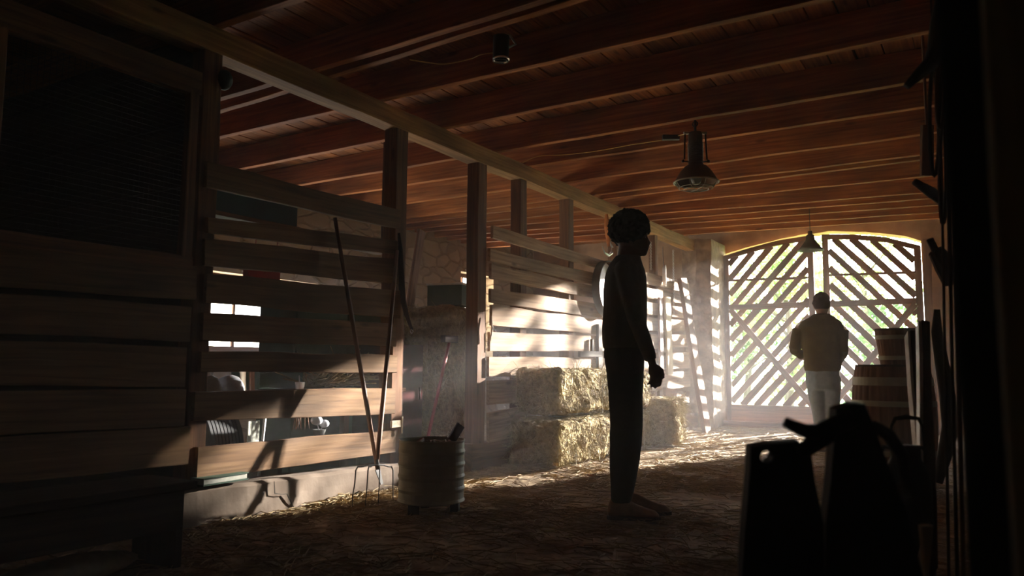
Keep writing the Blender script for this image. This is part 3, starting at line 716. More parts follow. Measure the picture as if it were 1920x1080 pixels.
hk = at(500, 516, x=-4.45); mb = MB(); mb.box((-4.5, hk.y, hk.z), (.05, .3, .12)); mb.tube([(-4.45, hk.y-.1, hz-.035), (-4.48, hk.y-.1, hk.z+.05)], .004, 5); mb.tube([(-4.45, hk.y+.1, hz-.035), (-4.48, hk.y+.1, hk.z+.05)], .004, 5)
tag(mb.build('red_case', RED, base=hk), 'small red case hanging behind the slatted fence', 'case')
for (px, pyt, pyb, m_, lab) in ((425, 572, 586, ENAMEL, 'pale board seen through the gap left of the red case'), ):
    pass
# maroon cabinet in the stall opening
a, b = at(748, 645, x=-4.2), at(790, 840, x=-4.2)
mc = thing('tall_cabinet', V((-4.45, (a.y+b.y)/2, 0)), 'dark maroon cabinet standing between the fence end and the straw stack', 'cabinet')
mb = MB(); mb.box((-4.47, (a.y+b.y)/2, a.z/2), (.5, b.y-a.y+.06, a.z)); mb.build('body', MAROON, mc)
mb = MB(); mb.box((-4.21, (a.y+b.y)/2, a.z/2), (.02, b.y-a.y, a.z-.08)); dd = mb.build('door', MAROON, mc)
mb = MB(); mb.tube([(-4.19, b.y-.05, a.z*.55), (-4.19, b.y-.05, a.z*.65)], .008, 6); mb.build('handle', IRON, dd)
# red handled broom leaning on straw stack
a, b = at(843, 640, x=-4.12), at(800, 792, x=-3.98)
br = thing('push_broom', V((b.x, b.y, 0)), 'red handled broom leaning against the tall straw stack', 'broom')
pole([a, V((b.x+.06, b.y-.15, .03))], .014, RED, br); mb = MB(); mb.board(a+V((0, -.1, .02)), a+V((0, .1, .02)), .06, .05); mb.build('broom_head', W_DARK, br)
# diagonal brace plank leaning by the stall opening
a, b = at(790, 432, x=-4.7), at(766, 560, x=-4.7); b = a+(b-a)*2.6; b.z = max(b.z, .0)
mb = MB(); mb.board(a, V((b.x, b.y, 0)), .1, .03, wd=(0, 1, 0)); tag(mb.build('leaning_plank', W_TOOL, base=V((b.x, b.y, 0))), 'brown plank leaning in the stall opening behind the strap', 'plank')

# ------------------------------------------------------------------ bench on the near left
bz = .36; bxf, bxb = -2.95, -3.3
by1 = at(370, 905, x=bxf).y
bn = thing('bench', V((-3.1, 1.2, 0)), 'long black wooden bench in the near left corner', 'bench')
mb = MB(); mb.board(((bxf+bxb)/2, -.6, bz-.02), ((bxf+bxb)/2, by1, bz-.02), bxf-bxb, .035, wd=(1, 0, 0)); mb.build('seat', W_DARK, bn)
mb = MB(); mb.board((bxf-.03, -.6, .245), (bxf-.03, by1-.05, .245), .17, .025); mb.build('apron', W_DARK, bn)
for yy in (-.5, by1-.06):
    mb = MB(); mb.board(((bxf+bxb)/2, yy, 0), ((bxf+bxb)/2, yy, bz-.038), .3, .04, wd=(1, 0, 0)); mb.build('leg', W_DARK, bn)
mb = MB(); p = at(130, 1060, x=-3.1); mb.sphere((-3.12, p.y, .05), (.1, .3, .055)); tag(mb.build('folded_cloth', PAPER, base=(-3.12, p.y, 0), smooth=True), 'pale folded cloth lying under the long bench', 'cloth')

# ------------------------------------------------------------------ lamps
def lamp_big():
    top = at(1303, 227, z=ZJ); D = (top-CP).dot(FW); s = 1/FPX*D
    c = V((top.x, top.y, 0)); zt_ = ZJ+.006; zr = at_d(1309, 345, D).z; R_ = 41*s
    root = thing('pendant_lamp', V((c.x, c.y, zr)), 'large brown dome pendant lamp with wire guard hanging from a joist', 'lamp')
    zn = zr+.135
    mb = MB(); mb.lathe([(.055, zn+.02), (.06, zn), (.085, zn-.01), (.12, zn-.05), (R_*.93, zr+.02), (R_, zr), (R_*.97, zr-.004), (R_*.9, zr+.018), (.11, zn-.055), (.05, zn-.012)], (c.x, c.y, 0), 40, caps=False); mb.build('shade', LAMPBR, root, smooth=True)
    mb = MB(); mb.torus((c.x, c.y, zr), R_, .006, n=40, m=6); mb.build('rim', METAL, root)
    mb = MB(); mb.lathe([(.001, zt_-.1), (.05, zt_-.1), (.055, zt_-.12), (.055, zn+.03), (.06, zn+.02), (.001, zn+.02)], (c.x, c.y, 0), 24, caps=False)
    for k in range(10): mb.torus((c.x, c.y, zn+.05+k*.014), .057, .004, n=24, m=5)
    mb.build('housing', LAMPBR, root)
    mb = MB(); mb.tube([(c.x, c.y, zt_), (c.x, c.y, zt_-.11)], .01, 8); mb.torus((c.x, c.y, zt_-.03), .02, .005, (0, 1, 0), 14); mb.build('hook', IRON, root)
    e = V((RT.x, RT.y, 0)).normalized()
    mb = MB(); mb.board(c+V((0, 0, zt_-.105))-e*.09, c+V((0, 0, zt_-.105))+e*.09, .02, .03); mb.build('crossbar', METAL, root)
    for s_ in (-1, 1):
        mb = MB(); mb.tube([c+e*.08*s_+V((0, 0, zt_-.11)), c+e*.088*s_+V((0, 0, zn+.05)), c+e*.1*s_+V((0, 0, zn+.035)), c+e*.055*s_+V((0, 0, zn+.03))], .007, 6); mb.sphere(c+e*.1*s_+V((0, 0, zn+.035)), .013); mb.build('yoke', LAMPBR, root)
    mb = MB(); zc = zr-.055
    mb.torus((c.x, c.y, zc), R_*.55, .0035, n=28, m=5); mb.torus((c.x, c.y, zc+.012), R_*.76, .0035, n=28, m=5)
    for k in range(8):
        a = PI/4*k; d = V((math.cos(a), math.sin(a), 0)); mb.tube([c+d*R_*.97+V((0, 0, zr)), c+d*R_*.78+V((0, 0, zc+.01)), c+d*R_*.5+V((0, 0, zc)), c+V((0, 0, zc-.006))], .003, 5)
    mb.build('wire_guard', METAL, root)
    mb = MB(); mb.sphere((c.x, c.y, zr+.035), (.045, .045, .055)); mb.build('bulb', GLASS, root, smooth=True)
    return root
lamp_big()
# small pendant near the gate
p = at(1520, 470, y=9.9); rr = 24/FPX*((p-CP).dot(FW))
r = thing('pendant_lamp', V((p.x, p.y, p.z)), 'small conical pendant lamp hanging before the gate', 'lamp')
mb = MB(); mb.lathe([(.001, p.z+.24), (.025, p.z+.24), (.028, p.z+.2), (.045, p.z+.19), (.055, p.z+.13), (rr*.75, p.z+.045), (rr, p.z), (rr*.97, p.z), (rr*.72, p.z+.038), (.05, p.z+.12), (.001, p.z+.13)], (p.x, p.y, 0), 32, caps=False); mb.build('shade', LAMPGR, r, smooth=True)
mb = MB(); mb.tube([(p.x, p.y, p.z+.23), (p.x, p.y, 3.02)], .005, 6); mb.build('cord', BLACK, r)
mb = MB(); mb.sphere((p.x, p.y, p.z+.05), .035); mb.build('bulb', GLASS, r, smooth=True)
# ceiling spotlight
p = at(940, 68, z=ZJ); D = (p-CP).dot(FW); q = at_d(938, 113, D); rr = 15/FPX*D
r = thing('spotlight', V((p.x, p.y, q.z)), 'small black cylindrical spotlight fixed to the double joist', 'lamp')
mb = MB(); mb.lathe([(.001, 0), (rr*.9, 0), (rr, .01), (rr, -(p.z-q.z)+.0), (rr*.88, -(p.z-q.z)), (rr*.85, -.05), (.001, -.05)], (p.x, p.y, p.z-.01), 24, caps=False, axis=(.06, -.05, 1)); mb.build('housing', BLACK, r)
mb = MB(); mb.torus((p.x, p.y, q.z+.0), rr*.95, .006, n=24, m=6); mb.build('rim', STEEL, r)
mb = MB(); mb.tube([p+V((0, 0, .01)), p+V((.05, .02, 0)), p+V((.075, .04, -.05)), p+V((.03, .02, -.07))], .008, 6); mb.build('bracket', METAL, r)
def cable(pts, r_, label, mt=WIRE):
    mb = MB(); P_ = []
    for i in range(len(pts)-1):
        p0, p1, p2, p3 = pts[max(i-1, 0)], pts[i], pts[i+1], pts[min(i+2, len(pts)-1)]
        for k in range(6):
            t = k/6; P_.append(.5*((2*p1)+(p2-p0)*t+(2*p0-5*p1+4*p2-p3)*t*t+(3*p1-p0-3*p2+p3)*t**3))
    P_.append(pts[-1]); mb.tube(P_, r_, 6); return tag(mb.build('cable', mt, base=pts[0]), label, 'cable')
cable([at(768, 112, z=2.8), at(800, 117, z=2.79), at(835, 120, z=2.79), at(880, 111, z=2.8), at(900, 103, z=2.8), at(925, 99, z=2.8)], .004, 'thin yellow cable sagging from the black spotlight')
cable([at(980, 305, z=2.79), at(1010, 293, z=2.8), at(1060, 290, z=2.79), at(1120, 283, z=2.79), at(1180, 272, z=2.8), at(1245, 262, z=2.8), at(1270, 255, z=2.8), at(1290, 250, z=2.75)], .004, 'thin yellow cable running under the joists to the large pendant lamp')
p = at(1258, 258, z=2.79); mb = MB(); mb.box(p, (.14, .05, .04), .5); tag(mb.build('cable_connector', BLACK, base=p), 'black plug connector on the yellow cable beside the large pendant lamp', 'connector')
p = at(420, 150, x=XF-.02); mb = MB(); mb.sphere(p, (.05, .05, .06)); mb.tube([p, p+V((-.05, -.02, .02))], .02, 6); tag(mb.build('cattle_bell', IRON, base=p, smooth=True), 'round black bell fixed high on the post under the beam', 'bell')

# ------------------------------------------------------------------ things hanging on the sunlit fence
pm = at(1140, 408, x=XF+.02)
r = thing('hanging_hook', at(1142, 470, x=XF+.03), 'rusty orange strap with bright steel hook hanging under the beam', 'hook')
mb = MB(); mb.tube([at(1137, 402, x=XF+.02), at(1138, 425, x=XF+.03), at(1140, 445, x=XF+.03), at(1141, 462, x=XF+.03)], [.02, .035, .028, .016], 8, flat=.35); mb.build('strap', RUST, r)
mb = MB(); mb.tube([at(a_, b_, x=XF+.03) for a_, b_ in ((1143, 452), (1148, 464), (1147, 474), (1141, 479), (1134, 474), (1129, 462))], [.008, .014, .018, .017, .01, .003], 8); mb.build('steel_hook', STEEL, r)
c_ = at(1138, 541, x=XF+.07); R_ = c_.z-at(1138, 593, x=XF+.07).z
r = thing('round_sieve', c_, 'round wooden sieve hanging on the sunlit fence behind the standing person', 'sieve')
mb = MB(); n = 40
mb.rings([[c_+V((dx, math.cos(a)*rad, math.sin(a)*rad)) for dx, rad in ((-.04, R_), (.05, R_), (.05, R_-.012), (-.04, R_-.012))] for a in [2*PI*k/n for k in range(n+1)]], caps=False); mb.build('rim', W_DARK, r)
mb = MB(); mb.lathe([(.001, -.035), (R_-.012, -.035), (R_-.012, -.03), (.001, -.03)], c_, 32, caps=False, axis=(1, 0, 0)); mb.build('bottom', ENAMEL, r)
# wooden latch
p = at(1120, 648, x=XF+.035); mb = MB()
a, b = at(1124, 608, x=XF+.035), at(1124, 690, x=XF+.035); mb.board(a, b, .11, .035, wd=(0, 1, 0)); a, b = at(1086, 664, x=XF+.04), at(1124, 664, x=XF+.04); mb.board(a, b, .06, .03); a, b = at(1110, 636, x=XF+.04), at(1110, 658, x=XF+.04); mb.board(a, b, .04, .03, wd=(0, 1, 0))
tag(mb.build('wooden_latch', W_DARK, base=p), 'dark wooden latch on the sunlit fence left of the standing person', 'latch')
a, b = at(922, 592, x=XF+.03), at(919, 640, x=XF+.03); mb = MB(); mb.tube([a, (a+b)/2+V((.01, 0, 0)), b], [.004, .009, .007], 6); tag(mb.build('iron_pin', STEEL, base=b), 'grey iron pin hanging on the near end of the sunlit fence', 'pin')
def hplank(px, y0, y1, w, m_, lab, x=XF+.05, tilt=0):
    a, b = at(px, y0, x=x), at(px+tilt, y1, x=x); mb = MB(); mb.board(a, b, w, .03, wd=(0, 1, 0)); return tag(mb.build('hanging_plank', m_, base=a), lab, 'plank')
hplank(1251, 557, 702, .2, W_PALE, 'pale greenish plank hanging on the fence right of the standing person', XF+.07, 5)
hplank(1238, 558, 700, .12, W_TOOL, 'narrow brown plank hanging beside the pale plank', XF+.045, 2)
a, b = at(1246, 738, x=XF+.06), at(1290, 745, x=XF+.06); mb = MB(); mb.board(a, b, .16, .04); tag(mb.build('crosswise_board', W_POST, base=a), 'short brown board lying crosswise above the shaggy bale', 'board')
p = at(1243, 517, x=XF+.05); r = thing('frying_pan', p, 'white enamel pan hanging on the fence above the pale plank', 'pan')
mb = MB(); rr = p.z-at(1243, 537, x=XF+.05).z; mb.lathe([(.001, 0), (rr*.85, 0), (rr, .04), (rr*.97, .04), (rr*.82, .006), (.001, .006)], p, 28, caps=False, axis=(1, .3, 0)); mb.build('dish', ENAMEL, r)
mb = MB(); mb.tube([p+V((.01, 0, rr*.9)), p+V((0, 0, rr+.25))], .008, 6); mb.build('handle', STEEL, r)
for px, y0, y1, lab in ((1262, 470, 590, 'thin chain hanging between the white pan and the stone pillar'), (1220, 455, 505, 'short thin chain hanging right of the standing person')):
    a, b = at(px, y0, x=XF+.04), at(px, y1, x=XF+.04); mb = MB(); k = 0; z = a.z
    while z > b.z: mb.torus((a.x, a.y, z), .012, .003, (1, 0, 0) if k % 2 else (0, 1, 0), 10, 5); z -= .019; k += 1
    tag(mb.build('chain', STEEL, base=a), lab, 'chain')
# thick slab leaning beside the stone pillar
a, b = at(1281, 522, x=XF+.12), at(1306, 808, z=.0); mb = MB(); mb.board(V((XF+.1, a.y, a.z)), V((XF+.34, b.y, 0)), .24, .06, wd=(0, 1, 0), wob=.02); tag(mb.build('wooden_slab', W_POST, base=b), 'thick rough wooden slab leaning beside the stone pillar', 'slab')

# ------------------------------------------------------------------ casks on the right
bc = at_d(1672, 690, 5.75); bc = V((bc.x, bc.y, 0)); hb = at_d(1672, 684, 5.75).z; rb = 72/FPX*5.75
def cask(name, c, z0, h, r0, rm, r1, label, hoops, cat):
    root = thing(name, V((c.x, c.y, z0)), label, cat)
    n = 30; rs = []
    for k in range(13):
        f = k/12; rad = (r0+(r1-r0)*f)+(rm-(r0+r1)/2)*4*f*(1-f)
        rs.append([V((c.x+math.cos(2*PI*(i+.5*0)/(n*3))*(rad*(.985 if i % 3 == 0 else 1)), c.y+math.sin(2*PI*i/(n*3))*(rad*(.985 if i % 3 == 0 else 1)), z0+h*f)) for i in range(n*3)])
    mb = MB(); mb.rings(rs); mb.build('staves', W_CASK, root)
    mb = MB(); mb.lathe([(.001, z0+h), (r1*.93, z0+h), (r1*.93, z0+h+.004), (.001, z0+h+.004)], (c.x, c.y, 0), 32, caps=False); mb.lathe([(r1*.94, z0+h), (r1*1.0, z0+h), (r1, z0+h+.015), (r1*.94, z0+h+.015), (r1*.94, z0+h)], (c.x, c.y, 0), 32, caps=False); mb.build('head', W_DARK, root)
    for f, hw in hoops:
        rad = lambda g: (r0+(r1-r0)*g)+(rm-(r0+r1)/2)*4*g*(1-g)
        g0_, g1_ = f-hw/h/2, f+hw/h/2
        mb = MB(); mb.lathe([(rad(g0_)+.002, z0+h*g0_), (rad(g0_)+.006, z0+h*g0_), (rad(g1_)+.006, z0+h*g1_), (rad(g1_)+.002, z0+h*g1_)], (c.x, c.y, 0), 48, caps=False); mb.build('hoop', METAL, root)
    return root
cask('barrel', bc, 0, hb-.015, rb*.82, rb, rb*.88, 'large wooden barrel with metal hoops standing right of the gate', ((.08, .05), (.3, .04), (.7, .04), (.88, .06)), 'barrel')
c2 = at_d(1684, 684, 5.75); c2 = V((c2.x, c2.y, 0)); ht = at_d(1684, 620, 5.75).z-hb
cask('wooden_tub', c2, hb-.0, ht, 30/FPX*5.75, 34/FPX*5.75, 38/FPX*5.75, 'small dark wooden tub standing on top of the large barrel', ((.2, .03), (.8, .03)), 'tub')

# ------------------------------------------------------------------ silhouetted tools on the right
def dtube(name, pts, radii, m_, label, cat, n=10, flat=1.0, base=None):
    mb = MB(); mb.tube(pts, radii, n, flat=flat); return tag(mb.build(name, m_, base=base or pts[-1], smooth=True), label, cat)
# two tall boards with pale edge (old skis) leaning
def ski(p0, p1, depth0, depth1, lab):
    a, b = at_d(*p0, depth0), at_d(*p1, depth1)
    root = thing('ski', b, lab, 'ski', None)
    mb = MB(); mb.board(b, a, .035, .05, wd=RT, taper=.9); mb.build('body', W_DARK, root)
    mb = MB(); mb.board(b-RT*.025, a-RT*.025, .014, .045, wd=RT, taper=.9); mb.build('edge', ENAMEL, root)
    return root
bb = at(1733, 985, z=0)
ski((1711, 627), (1731, 852), 3.5, 3.05, 'left pale edged ski leaning in front of the barrel')
ski((1733, 610), (1744, 1068), 3.3, 2.35, 'right pale edged ski standing upright in front of the barrel')
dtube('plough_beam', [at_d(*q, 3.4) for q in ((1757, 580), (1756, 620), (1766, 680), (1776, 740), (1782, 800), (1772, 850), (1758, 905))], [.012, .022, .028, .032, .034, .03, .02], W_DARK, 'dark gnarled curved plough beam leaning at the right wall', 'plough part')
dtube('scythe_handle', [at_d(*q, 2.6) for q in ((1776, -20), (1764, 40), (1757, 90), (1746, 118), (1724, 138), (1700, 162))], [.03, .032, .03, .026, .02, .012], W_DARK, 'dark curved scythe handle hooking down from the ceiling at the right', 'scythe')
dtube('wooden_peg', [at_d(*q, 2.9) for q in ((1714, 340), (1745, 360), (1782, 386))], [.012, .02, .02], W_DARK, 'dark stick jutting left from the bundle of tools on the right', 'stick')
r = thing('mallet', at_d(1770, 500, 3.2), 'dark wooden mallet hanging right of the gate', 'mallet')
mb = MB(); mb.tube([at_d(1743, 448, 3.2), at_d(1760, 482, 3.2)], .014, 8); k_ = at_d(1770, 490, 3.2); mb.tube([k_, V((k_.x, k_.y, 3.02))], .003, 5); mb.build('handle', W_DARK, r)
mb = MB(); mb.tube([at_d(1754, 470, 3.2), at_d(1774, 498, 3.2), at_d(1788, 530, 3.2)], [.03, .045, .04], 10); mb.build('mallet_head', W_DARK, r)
# loops of rope / harness
def loop(px, py0, py1, wpx, depth, m_, lab, rad=.007):
    mb = MB(); c0 = (py0+py1)/2; h = (py1-py0)/2; pts = [at_d(px+wpx*math.sin(2*PI*k/24), c0-h*math.cos(2*PI*k/24), depth) for k in range(25)]; mb.tube(pts, rad, 6, caps=False); mb.tube([pts[0], V((pts[0].x, pts[0].y, 3.02))], .003, 5); return tag(mb.build('harness_loop', m_, base=pts[0]), lab, 'harness')
loop(1752, 120, 330, 9, 2.7, W_DARK, 'longest dark harness loop hanging beside the scythe handle')
loop(1763, 120, 240, 7, 2.6, W_POST, 'short brown harness loop hanging under the scythe handle')
loop(1768, 230, 420, 6, 2.65, W_DARK, 'narrow harness loop hanging lowest of the three beside the tools')
for k, (pa_, pb_, dep, m_, lab) in enumerate((((1764, 250), (1776, 900), 2.75, W_DARK, 'leftmost tall dark pole standing by the tools on the right'), ((1768, -40), (1795, 1075), 2.3, W_DARK, 'middle tall dark pole standing by the tools on the right'), ((1775, -40), (1807, 1090), 1.9, W_TOOL, 'brown pole standing closest to the near post on the right'))):
    a, b = at_d(*pa_, dep), at_d(*pb_, dep); t = (a.z-b.z); b = a+(b-a)*((a.z)/t); a.z = min(a.z, 2.95)
    mb = MB(); mb.tube([a, (a+b)/2, b], [.0045, .005, .0055], 8); tag(mb.build('long_pole', m_, base=b, smooth=True), lab, 'pole')
a, b = at_d(1740, 640, 2.6), at_d(1742, 1090, 2.35)
# pale wedge stake
r = at_d(1736, 985, 1.75); q = at_d(1737, 1072, 1.75); mb = MB(); mb.board(r, q+(q-r)*.15, .03, .015, wd=RT, taper=.25); tag(mb.build('pointed_stake', W_PALE, base=q), 'pale pointed stake at the foot of the tools on the right', 'stake')
# wire brush hanging far right on end wall: brown bracket
a = at_d(1738, 235, 4.6); mb = MB(); mb.board(a, at_d(1737, 330, 4.6), .07, .03, wd=RT); mb.tube([V((a.x, a.y, 3.02)), at_d(1738, 240, 4.6)], .008, 6); tag(mb.build('wooden_bracket', W_POST, base=a), 'brown wooden bracket hanging under the joists at the right', 'bracket')

# milk can with wire handle
mcn = at_d(1700, 900, 2.5); D = 2.5; c = V((mcn.x, mcn.y, 0)); zt2 = at_d(1700, 842, D).z; rr = 42/FPX*D
mk = thing('milk_can', V((c.x, c.y, 0)), 'dark metal can with a bail handle standing behind the black implement', 'can')
mb = MB(); mb.lathe([(.001, 0), (rr, 0), (rr*1.03, .02), (rr, .04), (rr, zt2-.12), (rr*.9, zt2-.07), (rr*.62, zt2-.03), (rr*.62, zt2), (rr*.75, zt2+.01), (.001, zt2+.012)], c, 36, caps=False); mb.build('body', IRON, mk, smooth=True)
hp = [at_d(a_, b_, D) for a_, b_ in ((1667, 838), (1671, 800), (1678, 785), (1700, 782), (1722, 785), (1730, 800), (1733, 838))]
mb = MB(); mb.tube(hp, [.004, .004, .006, .008, .006, .004, .004], 7); mb.build('bail', IRON, mk)
for s_ in (1650, 1738):
    mb = MB(); mb.tube([at_d(s_, 850, D), at_d(s_+(8 if s_ < 1700 else -8), 838, D), at_d(1672 if s_ < 1700 else 1728, 840, D)], .007, 6); mb.build('lug', IRON, mk)

# black foreground implement: two blocky uprights on a base and a bent lever
def slab(poly, depth, th, bev=.004):
    m = MB(); f = [at_d(x_, y_, depth) for x_, y_ in poly]; g_ = [p+FW*th for p in f]
    m.rings([[*f], [*g_]]); return m
ID = 1.35
base = at_d(1560, 1078, ID); gr = thing('farm_implement', V((base.x, base.y, 0)), 'black blocky farm implement with two uprights and a bent lever in the foreground', 'implement')
def with_hole():
    # left upright with a round hole: rings of a square-to-circle frame plus the rest
    m = MB(); o_ = [(1408, 838), (1440, 832), (1500, 828), (1500, 858), (1500, 884), (1440, 884), (1406, 884), (1407, 858)]
    ci = [(1438+13*math.cos(a), 857+12*math.sin(a)) for a in [math.radians(d) for d in (225, 270, 315, 0, 45, 90, 135, 180)]]
    fo = [at_d(*q, ID) for q in o_]; fi = [at_d(*q, ID) for q in ci]; bo = [p+FW*.03 for p in fo]; bi = [p+FW*.03 for p in fi]
    m.rings([[fi[k], fo[k], bo[k], bi[k]] for k in list(range(8))+[0]], caps=False)
    return m
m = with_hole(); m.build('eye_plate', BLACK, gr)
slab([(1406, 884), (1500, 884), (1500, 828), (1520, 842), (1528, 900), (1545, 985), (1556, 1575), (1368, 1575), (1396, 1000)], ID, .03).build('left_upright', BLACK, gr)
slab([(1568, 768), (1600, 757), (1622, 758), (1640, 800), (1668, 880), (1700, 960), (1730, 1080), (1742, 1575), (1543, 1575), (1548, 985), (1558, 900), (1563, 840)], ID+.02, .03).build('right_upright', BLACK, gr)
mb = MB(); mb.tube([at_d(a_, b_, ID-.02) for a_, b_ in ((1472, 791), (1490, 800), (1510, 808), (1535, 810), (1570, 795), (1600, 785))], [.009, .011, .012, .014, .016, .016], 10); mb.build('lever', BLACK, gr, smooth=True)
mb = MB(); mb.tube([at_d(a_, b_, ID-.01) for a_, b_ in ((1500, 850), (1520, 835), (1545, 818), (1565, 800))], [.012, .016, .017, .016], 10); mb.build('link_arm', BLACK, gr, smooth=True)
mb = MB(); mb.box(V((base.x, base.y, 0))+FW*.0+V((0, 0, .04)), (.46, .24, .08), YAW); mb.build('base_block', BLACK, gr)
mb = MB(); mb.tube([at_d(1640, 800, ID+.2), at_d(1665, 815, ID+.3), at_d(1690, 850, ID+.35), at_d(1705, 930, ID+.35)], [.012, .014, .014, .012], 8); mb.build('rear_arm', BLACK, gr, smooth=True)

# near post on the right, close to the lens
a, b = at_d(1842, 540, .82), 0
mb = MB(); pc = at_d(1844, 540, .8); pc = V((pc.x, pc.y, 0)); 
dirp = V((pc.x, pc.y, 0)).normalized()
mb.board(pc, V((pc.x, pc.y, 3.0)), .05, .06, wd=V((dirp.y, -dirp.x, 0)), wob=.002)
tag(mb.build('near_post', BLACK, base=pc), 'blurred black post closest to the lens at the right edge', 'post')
pc2 = at_d(1925, 540, .62); pc2 = V((pc2.x, pc2.y, 0)); mb = MB(); mb.board(pc2, V((pc2.x, pc2.y, 3.0)), .04, .06, wd=V((dirp.y, -dirp.x, 0)), wob=.002)
tag(mb.build('door_jamb', W_PALE, base=pc2), 'blurred pale jamb cut by the right edge of the view', 'jamb')

# ------------------------------------------------------------------ people
def hand(mb, wrist, d, palm_n, side, s=1.0, curl=.35):
    """palm + five fingers. d: direction of the hand, palm_n: palm facing, side: direction of the thumb"""
    d = V(d).normalized(); palm_n = V(palm_n).normalized(); side = V(side).normalized()
    mb.tube([wrist-d*.02*s, wrist, wrist+d*.04*s, wrist+d*.085*s], [.024*s, .022*s, .036*s, .036*s], 10, flat=.5, ref=side)
    k0 = wrist+d*.082*s
    for i, (off, L, r) in enumerate(((.028, .07, .0088), (.0095, .078, .009), (-.0095, .073, .0088), (-.027, .058, .0078))):
        p = k0+side*off*s-d*(.004*abs(i-1)*s); dd = d.copy(); pts = [p-d*.02*s, p]; c = curl*(.8+.25*i)
        for seg in (.45, .32, .23):
            dd = (dd+palm_n*c).normalized(); p = p+dd*L*seg*s; pts.append(p)
        mb.tube(pts, [r*s, r*1.05*s, r*s, r*.92*s, r*.6*s], 8)
    p = wrist+d*.025*s+side*.024*s; t1 = (side*.7+d*.7+palm_n*.3).normalized(); t2 = (side*.25+d*.95+palm_n*.35).normalized()
    mb.tube([p-side*.012*s, p, p+t1*.032*s, p+t1*.032*s+t2*.03*s, p+t1*.032*s+t2*.05*s], [.013*s, .013*s, .0115*s, .0105*s, .006*s], 8)
class Fig:
    def __init__(s, base, fwd): s.b = V(base); s.f = V(fwd).normalized(); s.l = V((-s.f.y, s.f.x, 0))     # l = left of the body
    def P(s, u, l, z): return s.b+s.f*u+s.l*l+V((0, 0, z))
    def ring(s, z, u0, u1, l0, l1, n=20, p=2.3, tilt=0):
        out = []; cu, cl, ru, rl = (u0+u1)/2, (l0+l1)/2, (u1-u0)/2, (l1-l0)/2
        for k in range(n):
            a = 2*PI*k/n; c_, s_ = math.cos(a), math.sin(a)
            out.append(s.P(cu+ru*math.copysign(abs(c_)**(2/p), c_), cl+rl*math.copysign(abs(s_)**(2/p), s_), z+tilt*c_))
        return out
def shoe(F, heel_u, toe_u, l, name, root, mt, h=.1, z0=.0, wdt=.047):
    mb = MB(); L = toe_u-heel_u; rs = []
    for f, hh, ww in ((0, .06, .7), (.06, .1, .85), (.2, .115, .9), (.38, .1, .88), (.55, .075, 1.0), (.75, .055, 1.08), (.92, .042, .85), (1, .02, .45)):
        u = heel_u+L*f; ring = []
        for k in range(16):
            a = 2*PI*k/16; zz = math.sin(a); zc = z0+.012+hh/2+(hh/2)*(zz if zz > 0 else max(zz, -.95)); ring.append(F.P(u, l+wdt*ww*math.cos(a)*(.8 if zz > .3 else 1), max(zc, z0+.012)))
        rs.append(ring)
    mb.rings(rs); o = vobj(name, mb, .006, mt, root, smooth=4)
    mb = MB(); rs = []
    for f, ww in ((-.02, .6), (.05, .95), (.3, .9), (.5, 1.0), (.75, 1.12), (.93, .9), (1.03, .4)): rs.append([F.P(heel_u+L*f, l+wdt*ww*a, z0+b) for a, b in ((-1, 0), (1, 0), (1, .02), (-1, .02))])
    mb.rings(rs); mb.build('sole', SOLE, o)
# --- standing curly haired person, seen from the side
pb_ = at(1182, 968, z=0); F1 = Fig((pb_.x, pb_.y, 0), (pb_.y, -pb_.x, 0)); S1 = (pb_-CP).dot(FW)/FPX
def U(px): return (px-1182)*S1
def Z(py): return (968-py)*S1
p1 = thing('person', pb_, 'person with curly dark hair in dark shirt and trousers standing side-on', 'person')
NL, FL = -.095, .095      # near leg is the right leg (towards the lens): l < 0
body = MB()
body.rings([F1.ring(Z(y), U(a), U(b), -w, w) for y, a, b, w in ((478, 1161, 1206, .055), (466, 1163, 1205, .055), (450, 1165, 1207, .055))])
body.rings([F1.ring(Z(y), U(a), U(b), -w, w) for y, a, b, w in ((487, 1150, 1208, .1), (520, 1145, 1208, .15), (650, 1145, 1205, .14))])
# skull + face
hc = F1.P(U(1188), 0, Z(432)); q = Matrix((F1.f, F1.l, V((0, 0, 1)))).transposed().to_quaternion()
body.sphere(hc, (.1, .075, .112), 20, 14, q)
body.sphere(F1.P(U(1206), 0, Z(452)), (.055, .055, .07), 16, 12, q)           # jaw / face mass
body.sphere(F1.P(U(1212), 0, Z(470)), (.022, .026, .02), 12, 8, q)            # chin
body.rings([F1.ring(Z(y), U(a), U(b), -w, w, 10) for y, a, b, w in ((454, 1212, 1224, .016), (450, 1212, 1227, .015), (444, 1212, 1222.5, .011), (438, 1212, 1219, .009))])   # nose
body.sphere(F1.P(U(1216), 0, Z(461)), (.02, .028, .009), 12, 8, q); body.sphere(F1.P(U(1215.5), 0, Z(465)), (.019, .025, .008), 12, 8, q)   # lips
body.sphere(F1.P(U(1215), .03, Z(436)), (.016, .02, .01), 10, 8, q); body.sphere(F1.P(U(1215), -.03, Z(436)), (.016, .02, .01), 10, 8, q)  # brows
for s_ in (-1, 1): body.sphere(F1.P(U(1186), s_*.078, Z(444)), (.02, .01, .032), 12, 8, q)
for s_, nm in ((-1, 'n'), (1, 'f')):
    l = .2*s_; el = F1.P(U(1190)+(.012 if s_ < 0 else -.05), l*1.13, Z(598)); wr = F1.P(U(1224) if s_ < 0 else U(1190), l*1.08, Z(683)); shd = F1.P(U(1178), l*.86, Z(508))
    body.tube([shd, (shd+el)/2, el], [.045, .04, .034], 12); body.tube([el, (el+wr)/2, wr], [.034, .031, .023], 12)
    dd = (F1.P(U(1234) if s_ < 0 else U(1196), l*1.05, Z(722))-wr).normalized()
    hand(body, wr, dd, -F1.l*s_*.5-F1.f*.6, F1.f-dd*F1.f.dot(dd), 1.0, .38)
